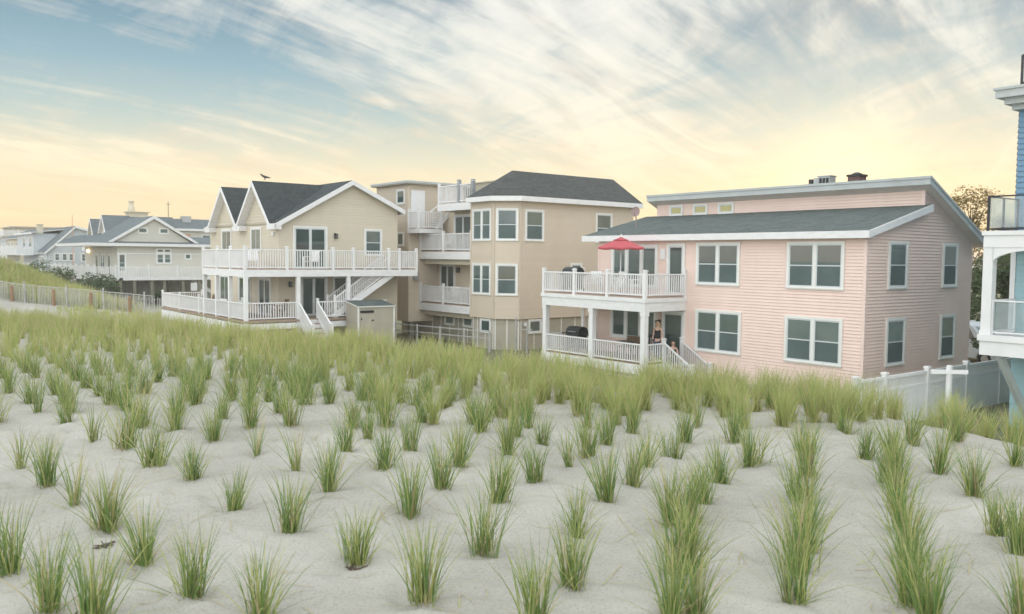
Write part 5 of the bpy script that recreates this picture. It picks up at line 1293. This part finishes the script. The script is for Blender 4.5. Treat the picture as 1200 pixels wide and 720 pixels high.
def person(x, y, z, face, pose, label, hair, k=1.0):
    p = thing('person', label, 'person', (x, y, z), 'people on the pink porch'); T = Matrix.Rotation(face, 4, 'Z') @ Matrix.Scale(k, 4)
    V, E, Rr = [], [], []
    def add(co, r, par=None):
        V.append(co); Rr.append(r)
        if par is not None: E.append((par, len(V) - 1))
        return len(V) - 1
    # figure faces -Y; z measured from the surface under it
    hz = .90 if pose == 'stand' else .12
    pel = add((0, 0, hz), (.145, .11)); wa = add((0, 0, hz + .17), (.115, .09), pel); ch = add((0, .01, hz + .34), (.135, .10), wa); uc = add((0, .01, hz + .46), (.12, .085), ch)
    nb = add((0, .005, hz + .535), .052, uc); nk = add((0, -.005, hz + .58), .047, nb); jaw = add((0, -.018, hz + .635), (.062, .068), nk); hd = add((0, -.005, hz + .70), (.076, .088), jaw); tp = add((0, .005, hz + .75), (.058, .066), hd)
    ns = add((0, -.108, hz + .672), .010, jaw)
    for s in (-1, 1): add((s * .083, .005, hz + .675), .012, hd)                        # ears
    hands = []
    for s in (-1, 1):
        sh = add((s * .155, .01, hz + .47), .052, uc)
        if pose == 'stand':
            el = add((s * .205, .035 if s > 0 else .02, hz + .21), .039, sh); wr = add((s * .215, -.05, hz - .02), .026, el); pa = add((s * .212, -.068, hz - .085), (.034, .018), wr); dv = Vector((0, -.25, -1)).normalized()
        else:
            el = add((s * .20, -.08, hz + .24), .037, sh); wr = add((s * .14, -.27, hz + .16), .025, el); pa = add((s * .125, -.335, hz + .15), (.033, .018), wr); dv = Vector((-.1 * s, -1, -.25)).normalized()
        hands.append((pa, dv, s))
        for j, (off, L) in enumerate(((-.024, .062), (-.008, .072), (.008, .068), (.024, .052))):
            side = Vector((0, 1, 0)) if pose == 'stand' else Vector((1, 0, 0)); b0 = Vector(V[pa]) + side * off + dv * .03
            f1 = add(tuple(b0), .0085, pa); f2 = add(tuple(b0 + dv * L * .55 + Vector((-s * .006, 0, 0))), .0078, f1); add(tuple(b0 + dv * L + Vector((-s * .018, 0, -.002))), .0065, f2)
        side = Vector((0, -1, 0)) if pose == 'stand' else Vector((-s, 0, 0)); t1 = add(tuple(Vector(V[pa]) + side * .034 + dv * .005), .010, pa); add(tuple(Vector(V[pa]) + side * .05 + dv * .04), .008, t1)
        hp = add((s * .085, 0, hz - .06), .092, pel)
        if pose == 'stand':
            kn = add((s * .095, -.015, .485), .058, hp); an = add((s * .10, .02, .085), .036, kn); he = add((s * .10, .03, .04), .036, an); add((s * .115, -.15, .03), (.038, .024), he)
        else:
            kn = add((s * .10, -.40, .10), .058, hp); an = add((s * .10, -.46, -.30), .036, kn); he = add((s * .10, -.45, -.335), .034, an); add((s * .11, -.62, -.345), (.036, .022), he)
    body = skin_mesh('body', V, E, Rr, 'skin', p, pel, 2, T)
    o = hz; g = .016
    top = [(0, 0, o + .02), (0, 0, o + .17), (0, .01, o + .34), (0, .01, o + .42), (-.085, .01, o + .50), (.085, .01, o + .50)]
    skin_mesh('tank_top', top, [(0, 1), (1, 2), (2, 3), (3, 4), (3, 5)], [(.152 + g * .5, .12), (.122 + g, .10 + g * .6), (.142 + g * .6, .108 + g * .6), (.13, .095 + g * .6), (.036, .05), (.036, .05)], 'black_cloth', p, 0, 2, T)
    if pose == 'stand':
        tv = [(0, 0, .93), (-.085, 0, .84), (-.096, -.012, .50), (-.10, .02, .14), (.085, 0, .84), (.096, -.012, .50), (.10, .02, .14)]
    else:
        tv = [(0, 0, .12), (-.085, -.02, .10), (-.10, -.40, .10), (-.10, -.455, -.24), (.085, -.02, .10), (.10, -.40, .10), (.10, -.455, -.24)]
    skin_mesh('trousers', tv, [(0, 1), (1, 2), (2, 3), (0, 4), (4, 5), (5, 6)], [(.158, .125), .104, .07, .05, .104, .07, .05], 'denim' if pose == 'stand' else 'black_cloth', p, 0, 2, T)
    hv = [(0, .02, o + .775), (0, .05, o + .70), (0, .065, o + .58), (0, .07, o + .46), (-.075, .0, o + .69), (-.075, -.02, o + .56), (.075, .0, o + .69), (.075, -.02, o + .56), (0, -.055, o + .79)]
    skin_mesh('hair', hv, [(0, 1), (1, 2), (2, 3), (0, 4), (4, 5), (0, 6), (6, 7), (0, 8)], [(.075, .06), (.085, .06), (.075, .045), (.06, .03), (.032, .05), (.028, .04), (.032, .05), (.028, .04), (.05, .025)], hair, p, 0, 2, T)
    for s in (-1, 1):
        b = MB(); b.ball((0, 0, 0), .011, n=8); c = T @ Vector((s * .032, -.088, o + .695)); b.v = [tuple(Vector(v) + c + Vector((x, y, z))) for v in b.v]; b.build('eye', 'eye', p, smooth=True)
    b = MB(); b.ball((0, 0, 0), .02, .007, .006, n=8); c = T @ Vector((0, -.086, o + .638)); b.v = [tuple(T.to_3x3() @ Vector(v) / k + c + Vector((x, y, z))) for v in b.v]; b.build('mouth', 'lips', p, smooth=True)
    return p
person(26.0, 23.62, .85, R(-75), 'stand', 'woman with long blonde hair in a black tank top, standing on the pink porch', 'hair_blonde', .965)
person(26.35, 23.1, .85, R(-30), 'sit', 'smaller dark-haired person in black, seated at the top of the porch stairs', 'hair_dark', .95)

def bird():
    x, y, z = 17.75, 44.3, 9.02
    b = thing('bird', 'dark bird perched on the ridge of the near charcoal gable', 'bird', (x, y, z))
    sc = 1.0; V = [(0, .02, .15), (0, -.10, .19), (0, -.165, .255), (0, -.175, .275), (0, .14, .12), (0, .30, .09), (-.025, .03, .08), (-.025, .02, .012), (.025, .03, .08), (.025, .02, .012), (-.025, -.03, .008), (.025, -.03, .008)]
    E = [(0, 1), (1, 2), (2, 3), (0, 4), (4, 5), (0, 6), (6, 7), (0, 8), (8, 9), (7, 10), (9, 11)]
    Rr = [(.075, .07), (.06, .055), (.038, .038), (.034, .034), (.05, .045), (.035, .014), .018, .008, .018, .008, .006, .006]
    T = Matrix.Rotation(R(225), 4, 'Z') @ Matrix.Scale(1.15, 4); skin_mesh('body', V, E, Rr, 'plumage', b, 0, 2, T)
    m = MB(); m.tube((0, -.2, .268), (0, -.265, .258), .014, .002, 6); m.v = [tuple(T @ Vector(v) + Vector((x, y, z))) for v in m.v]; m.build('beak', 'beak', b)
bird()

# ================================================================ VAN
def van():
    X, Y, Z = 43.4, 19.0, .12
    v = thing('parked_car', 'silver van parked in the gap behind the pink house', 'van', (X, Y, Z)); T = Matrix.Translation((X, Y, Z)) @ Matrix.Rotation(R(78), 4, 'Z')
    def mk(nm, b, mat, par=v, sm=False):
        b.v = [tuple(T @ Vector(q)) for q in b.v]; return b.build(nm, mat, par, smooth=sm)
    prof = [(-2.3, .35), (-2.35, .75), (-2.3, 1.0), (-1.5, 1.12), (-.75, 1.85), (-.4, 2.0), (2.1, 2.02), (2.28, 1.85), (2.35, 1.0), (2.33, .35), (1.85, .33), (1.75, .62), (1.45, .74), (1.15, .62), (1.05, .33), (-1.05, .33), (-1.15, .62), (-1.45, .74), (-1.75, .62), (-1.85, .33)]
    b = MB(); secs = []
    for yy, s in ((-.96, .97), (-.86, 1), (.86, 1), (.96, .97)): secs.append([(px * s, yy * (1 - .12 * max(0, pz - 1.1)), .35 + (pz - .35) * s) for px, pz in prof])
    n = len(prof); i0 = len(b.v)
    for s in secs: b.v += s
    for k in range(3):
        for j in range(n): j2 = (j + 1) % n; b.f.append((i0 + k * n + j, i0 + k * n + j2, i0 + (k + 1) * n + j2, i0 + (k + 1) * n + j)); b.m.append(0)
    b.f.append(tuple(i0 + j for j in range(n))); b.m.append(0); b.f.append(tuple(i0 + 3 * n + j for j in range(n - 1, -1, -1))); b.m.append(0)
    body = mk('body', b, 'van_paint')
    for s in (-1, 1):
        for a, c in ((-.95, -.05), (.05, 1.0), (1.1, 2.05)):
            g = MB(); g.hexa([(a, s * .945, 1.2), (c, s * .945, 1.2), (c, s * .93, 1.2), (a, s * .93, 1.2), (a + (.4 if a < -.5 else 0), s * .885, 1.78), (c, s * .885, 1.78), (c, s * .86, 1.78), (a + (.4 if a < -.5 else 0), s * .86, 1.78)]); mk('window', g, 'pane')
        l = MB(); l.box(-2.34, -2.24, s * .55, s * .85, .78, .96); mk('headlight', l, 'sash'); l = MB(); l.box(2.3, 2.38, s * .7, s * .88, .85, 1.3); mk('tail_lamp', l, 'red_lamp')
        for wx in (-1.45, 1.45):
            w = MB(); w.tube((wx, s * .72, .33), (wx, s * .95, .33), .33, n=20); wo = mk('wheel', w, 'rubber'); w = MB(); w.tube((wx, s * .94, .33), (wx, s * .962, .33), .19, n=14); mk('rim', w, 'steel', wo)
        m = MB(); m.box(-1.0, -.85, s * .93, s * 1.12, 1.15, 1.3); mk('mirror', m, 'dark_metal')
    g = MB(); g.hexa([(-1.45, -.78, 1.18), (-.80, -.72, 1.8), (-.80, .72, 1.8), (-1.45, .78, 1.18), (-1.47, -.78, 1.20), (-.82, -.72, 1.82), (-.82, .72, 1.82), (-1.47, .78, 1.20)]); mk('windscreen', g, 'pane')
    g = MB(); g.box(-2.4, -2.28, -.9, .9, .38, .6); mk('bumper', g, 'dark_metal')
van()

# ================================================================ TREES AND SHRUBS
def leaf_cloud(b, clumps, n, size, rng, flat=.6):
    for (cx, cy, cz, r) in clumps:
        for _ in range(n):
            d = rng.normal(size=3); d /= np.linalg.norm(d); rr = r * rng.uniform(.35, 1.05) ** .6
            p = np.array((cx, cy, cz)) + d * rr * np.array((1, 1, flat + .2)); a = rng.uniform(0, 6.28); t = rng.normal(0, .6); s = size * rng.uniform(.5, 1.2)
            u = Vector((cos(a), sin(a), t * .6)).normalized() * s; w = Vector((-sin(a) * .4, cos(a) * .4, rng.normal(0, .5))).normalized() * s * .4; p = Vector(p)
            b.face([p - u, p - w, p + u, p + w])
def tree(x, y, h, r, label, seed, leaf=.11, n=150, nc=34, mat='sunset_leaf', top_bias=0):
    rng = np.random.default_rng(seed); z0 = gz(x, y)
    t = thing('tree', label, 'tree', (x, y, z0), 'trees behind the houses'); b = MB(); cl = []
    b.tube((x, y, z0 - .3), (x + .1, y, z0 + h * .55), .17 * h / 8, .09 * h / 8, 9); b.tube((x + .1, y, z0 + h * .54), (x + .15, y + .1, z0 + h * .92), .09 * h / 8, .02, 7)
    for i in range(nc):
        f = rng.uniform(.22, 1.0); a = rng.uniform(0, 6.28); sp = r * (1.05 - .75 * max(0, f - .35)) * rng.uniform(.35, 1.0)
        e = Vector((x + cos(a) * sp, y + sin(a) * sp, z0 + h * f)); s = Vector((x + .08, y, z0 + h * max(.15, f - .22)))
        b.tube(s, e, .035 * h / 8, .012, 5); cl.append((e.x, e.y, e.z, rng.uniform(.28, .55) * r * .62))
    b.build('trunk', 'bark', t); c = MB(); leaf_cloud(c, cl, n, leaf, rng); c.build('crown', mat, t)
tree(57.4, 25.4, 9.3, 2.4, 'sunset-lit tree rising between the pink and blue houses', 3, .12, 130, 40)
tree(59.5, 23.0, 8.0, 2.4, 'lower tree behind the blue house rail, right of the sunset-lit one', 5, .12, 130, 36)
tree(45.8, 22.6, 5.6, 1.9, 'dark green tree beside the silver van', 8, .12, 150, 36, 'leaf')
tree(40.5, 16.4, 5.2, 1.7, 'dark bushy tree seen through the open blue porch', 9, .11, 150, 36, 'leaf')
tree(43.5, 15.2, 5.8, 2.0, 'dark leafy tree filling the back of the blue porch opening', 12, .11, 150, 36, 'leaf')
tree(50.5, 21.0, 5.8, 2.2, 'dark green tree beyond the silver van', 15, .12, 140, 34, 'leaf')
def shrub(x, y, h, r, label, seed, mat='leaf'):
    rng = np.random.default_rng(seed); z0 = gz(x, y); t = thing('shrub', label, 'shrub', (x, y, z0), 'shrubs by the stilt house'); b = MB(); cl = []
    for i in range(10):
        a = rng.uniform(0, 6.28); sp = r * rng.uniform(.2, .9); e = Vector((x + cos(a) * sp, y + sin(a) * sp, z0 + h * rng.uniform(.35, .95))); b.tube((x, y, z0 - .1), e, .03, .01, 5); cl.append((e.x, e.y, e.z, r * .45))
    b.build('stem', 'bark', t); c = MB(); leaf_cloud(c, cl, 90, .13, rng); c.build('foliage', mat, t)
for i, (x, y, h, r, l) in enumerate(((13.2, 84.5, 1.9, 1.2, 'leftmost dark shrub, on the shoulder of the far dune'), (14.0, 83.2, 1.7, 1.2, 'dark shrub second from the left on the far dune'), (14.9, 82.2, 1.9, 1.3, 'dark shrub third from the left, below the saltbox house'),
        (15.9, 80.8, 1.7, 1.3, 'wide shrub in front of the stilt house porch'), (17.0, 79.6, 2.0, 1.2, 'reddish green shrub under the stilt house porch edge'), (18.0, 78.8, 1.6, 1.0, 'small shrub at the foot of the stilt house corner'), (22.6, 80.9, 1.5, .8, 'light green shrub among the stilts'), (24.6, 80.3, 1.2, .8, 'low shrub among the stilts, right of the light green one'))):
    shrub(x, y, h, r, l, 40 + i)

# ================================================================ HAZE
def haze():
    b = MB(); b.box(-2600, 2600, -2600, 2600, -4.5, 12.5); m = bpy.data.materials.new('sea haze'); m.use_nodes = True; nt = m.node_tree
    nt.nodes.remove(nt.nodes['Principled BSDF']); v = nt.nodes.new('ShaderNodeVolumePrincipled'); v.inputs['Color'].default_value = (.96, .93, .88, 1); v.inputs['Density'].default_value = .0010; v.inputs['Anisotropy'].default_value = .25
    nt.links.new(v.outputs[0], nt.nodes['Material Output'].inputs['Volume']); M['haze'] = m
    o = b.build('haze', 'haze'); o['kind'] = 'stuff'
haze()
# ================================================================ SKY, SUN, CAMERA
SUN_DIR = Vector((922.9, 557.9, 112.0)).normalized()
def make_world():
    w = bpy.data.worlds.new('World'); SC.world = w; w.use_nodes = True; nt = w.node_tree; L = nt.links
    bg = nt.nodes['Background']; bg.inputs['Strength'].default_value = .1
    sky = nt.nodes.new('ShaderNodeTexSky'); sky.sky_type = 'NISHITA'; sky.sun_disc = False
    sky.sun_elevation = math.asin(SUN_DIR.z); sky.sun_rotation = atan2(SUN_DIR.x, SUN_DIR.y); sky.air_density = 1.2; sky.dust_density = 2.0
    tc = nt.nodes.new('ShaderNodeTexCoord'); nz = nt.nodes.new('ShaderNodeVectorMath'); nz.operation = 'NORMALIZE'; L.new(tc.outputs['Generated'], nz.inputs[0]); D = nz.outputs[0]
    def math_(op, a, b=None, c=None, clamp=False):
        n = nt.nodes.new('ShaderNodeMath'); n.operation = op; n.use_clamp = clamp
        for i, v in enumerate((a, b, c)):
            if v is None: continue
            if isinstance(v, (int, float)): n.inputs[i].default_value = v
            else: L.new(v, n.inputs[i])
        return n.outputs[0]
    def mix(f, a, b, mode='MIX'):
        n = nt.nodes.new('ShaderNodeMix'); n.data_type = 'RGBA'; n.blend_type = mode; n.clamp_result = False
        for s, v in ((n.inputs[0], f), (n.inputs[6], a), (n.inputs[7], b)):
            if isinstance(v, (int, float)): s.default_value = v
            elif isinstance(v, tuple): s.default_value = (*v, 1)
            else: L.new(v, s)
        return n.outputs[2]
    def rmp(v, stops):
        r = ramp(nt, stops); L.new(v, r.inputs['Fac']); return r.outputs['Color']
    sp = nt.nodes.new('ShaderNodeSeparateXYZ'); L.new(D, sp.inputs[0]); e = sp.outputs['Z']
    def dot(vec):
        n = nt.nodes.new('ShaderNodeVectorMath'); n.operation = 'DOT_PRODUCT'; L.new(D, n.inputs[0]); n.inputs[1].default_value = vec; return n.outputs['Value']
    sd = dot(SUN_DIR); se = Vector((SUN_DIR.x, SUN_DIR.y, 0)).normalized()
    # clear sky behind the cloud: blue overhead, yellow to peach low down
    ee = math_('MULTIPLY', e, 2.0, clamp=True)
    base = rmp(ee, [(0.0, SKY['h0']), (.07, SKY['h1']), (.19, SKY['h2']), (.30, SKY['h3']), (.41, SKY['h4']), (.58, SKY['h5']), (1.0, SKY['h6'])])
    base = mix(.03, base, mix(1.0, sky.outputs[0], (.10, .10, .10), 'MULTIPLY'))
    # high cloud sheet: directions projected on a plane, combed along the sun's azimuth
    den = math_('ADD', e, .10); pl = nt.nodes.new('ShaderNodeVectorMath'); pl.operation = 'DIVIDE'; L.new(D, pl.inputs[0])
    cb = nt.nodes.new('ShaderNodeCombineXYZ'); [L.new(den, cb.inputs[i]) for i in range(3)]; L.new(cb.outputs[0], pl.inputs[1])
    def layer(ang, sx, sy, scale, detail, rough, dist, off=(0, 0, 0)):
        m0 = nt.nodes.new('ShaderNodeMapping'); m0.inputs['Rotation'].default_value = (0, 0, ang); L.new(pl.outputs[0], m0.inputs['Vector'])
        m1 = nt.nodes.new('ShaderNodeMapping'); m1.inputs['Scale'].default_value = (sx, sy, 0); m1.inputs['Location'].default_value = off; L.new(m0.outputs[0], m1.inputs['Vector'])
        return noise_tex(nt, scale, detail, rough, m1.outputs[0], dist).outputs['Fac']
    az = -atan2(se.y, se.x)
    big = layer(az, .42, .8, .75, 4, .5, .6, SKY['o1'])
    st1 = layer(az + .12, .32, 1.3, 1.7, 8, .60, 1.5, SKY['o2'])
    st2 = layer(az - .75, .45, 1.2, 1.5, 8, .62, 1.9, SKY['o3'])
    fine = layer(az + .25, .3, 1.8, 4.0, 6, .6, 1.2, (2, 5, 0))
    s = math_('ADD', math_('MULTIPLY', big, .8), math_('MULTIPLY', st1, .46)); s = math_('ADD', s, math_('MULTIPLY', st2, .52)); s = math_('ADD', s, math_('MULTIPLY', fine, .30))
    # more cover toward the sun, less at the far left
    s = math_('ADD', s, math_('MULTIPLY', math_('SUBTRACT', dot(tuple(se)), .72), .22))
    cover = rmp(math_('MULTIPLY', s, .5), SKY['cov'])
    ccol = rmp(ee, [(0.0, SKY['c0']), (.10, SKY['c1']), (.22, SKY['c2']), (.38, SKY['c3']), (.6, SKY['c4']), (1.0, SKY['c5'])])
    # thicker veils of cloud go grey-mauve
    shade = rmp(math_('ADD', math_('MULTIPLY', st1, .55), math_('MULTIPLY', big, .45)), [(.42, (.84, .78, .74)), (.56, (1.04, 1.04, 1.04))])
    ccol = mix(.8, ccol, mix(1.0, ccol, shade, 'MULTIPLY'))
    col = mix(cover, base, ccol)
    # glow round the hidden sun
    g1 = math_('POWER', math_('MAXIMUM', sd, 0.0), 40.0); g2 = math_('POWER', math_('MAXIMUM', sd, 0.0), 700.0)
    col = mix(1.0, col, mix(1.0, SKY['g1'], g1, 'MULTIPLY'), 'ADD'); col = mix(1.0, col, mix(1.0, SKY['g2'], g2, 'MULTIPLY'), 'ADD')
    # unseen sky behind the camera and overhead, brightened as added fill light
    back = rmp(math_('MULTIPLY_ADD', dot(tuple(-se)), .5, .5), [(.42, (0, 0, 0)), (.80, (1, 1, 1))])
    zen = rmp(e, [(.34, (0, 0, 0)), (.75, (1, 1, 1))])
    col = mix(back, col, SKY['back']); col = mix(zen, col, SKY['zen'])
    col = mix(1.0, col, (10, 10, 10), 'MULTIPLY')
    L.new(col, bg.inputs['Color'])
    w.cycles.sampling_method = 'MANUAL'; w.cycles.sample_map_resolution = 1024
SKY = dict(h0=(.88, .60, .31), h1=(.88, .69, .42), h2=(.74, .68, .49), h3=(.45, .53, .50), h4=(.27, .40, .46), h5=(.125, .225, .315), h6=(.10, .20, .30),
           c0=(.89, .65, .37), c1=(.89, .71, .44), c2=(.83, .72, .53), c3=(.74, .71, .61), c4=(.70, .70, .66), c5=(.8, .82, .82),
           cov=[(.465, (0, 0, 0)), (.52, (.32, .32, .32)), (.575, (.75, .75, .75)), (.64, (1, 1, 1))], g1=(.07, .045, .012), g2=(.20, .15, .06), back=(1.58, 1.62, 1.64), zen=(1.30, 1.36, 1.40), o1=(44, 8, 0), o2=(6, 4, 0), o3=(5, 9, 0))
make_world()
def make_sun():
    l = bpy.data.lights.new('sun', 'SUN'); l.energy = 1.2; l.angle = R(10); l.color = (1, .78, .52)
    o = bpy.data.objects.new('sun', l); COL.objects.link(o); o.rotation_euler = (-SUN_DIR).to_track_quat('-Z', 'Y').to_euler(); o.location = (60, 36, 20)
make_sun()
def make_camera():
    c = bpy.data.cameras.new('camera'); c.sensor_width = 36; c.sensor_fit = 'HORIZONTAL'; c.lens = 36 * 999 / 1200; c.clip_end = 6000; c.clip_start = .05
    o = bpy.data.objects.new('camera', c); COL.objects.link(o)
    right = Vector((cos(AU), -sin(AU), 0)); fwd = Vector((sin(AU), cos(AU), 0)); up = Vector((0, 0, 1))
    f2 = fwd * cos(TH) - up * sin(TH); u2 = up * cos(TH) + fwd * sin(TH)
    # roll: image axes of the photograph are the level axes turned by PHI
    r3 = right * cos(PHI) + u2 * sin(PHI); u3 = u2 * cos(PHI) - right * sin(PHI)
    m = Matrix.Identity(4)
    for i in range(3): m[i][0], m[i][1], m[i][2] = r3[i], u3[i], -f2[i]
    m.translation = (0, 0, CAMZ); o.matrix_world = m
    c.dof.use_dof = True; c.dof.focus_distance = 13.0; c.dof.aperture_fstop = 3.5
    SC.camera = o
make_camera()
SC.view_settings.view_transform = 'Standard'; SC.view_settings.look = 'None'; SC.view_settings.gamma = 1; SC.view_settings.exposure = .38; SC.view_settings.use_curve_mapping = False
SC.cycles.max_bounces = 6; SC.cycles.diffuse_bounces = 3; SC.cycles.glossy_bounces = 3; SC.cycles.transparent_max_bounces = 8; SC.cycles.transmission_bounces = 5
SC.cycles.use_denoising = True
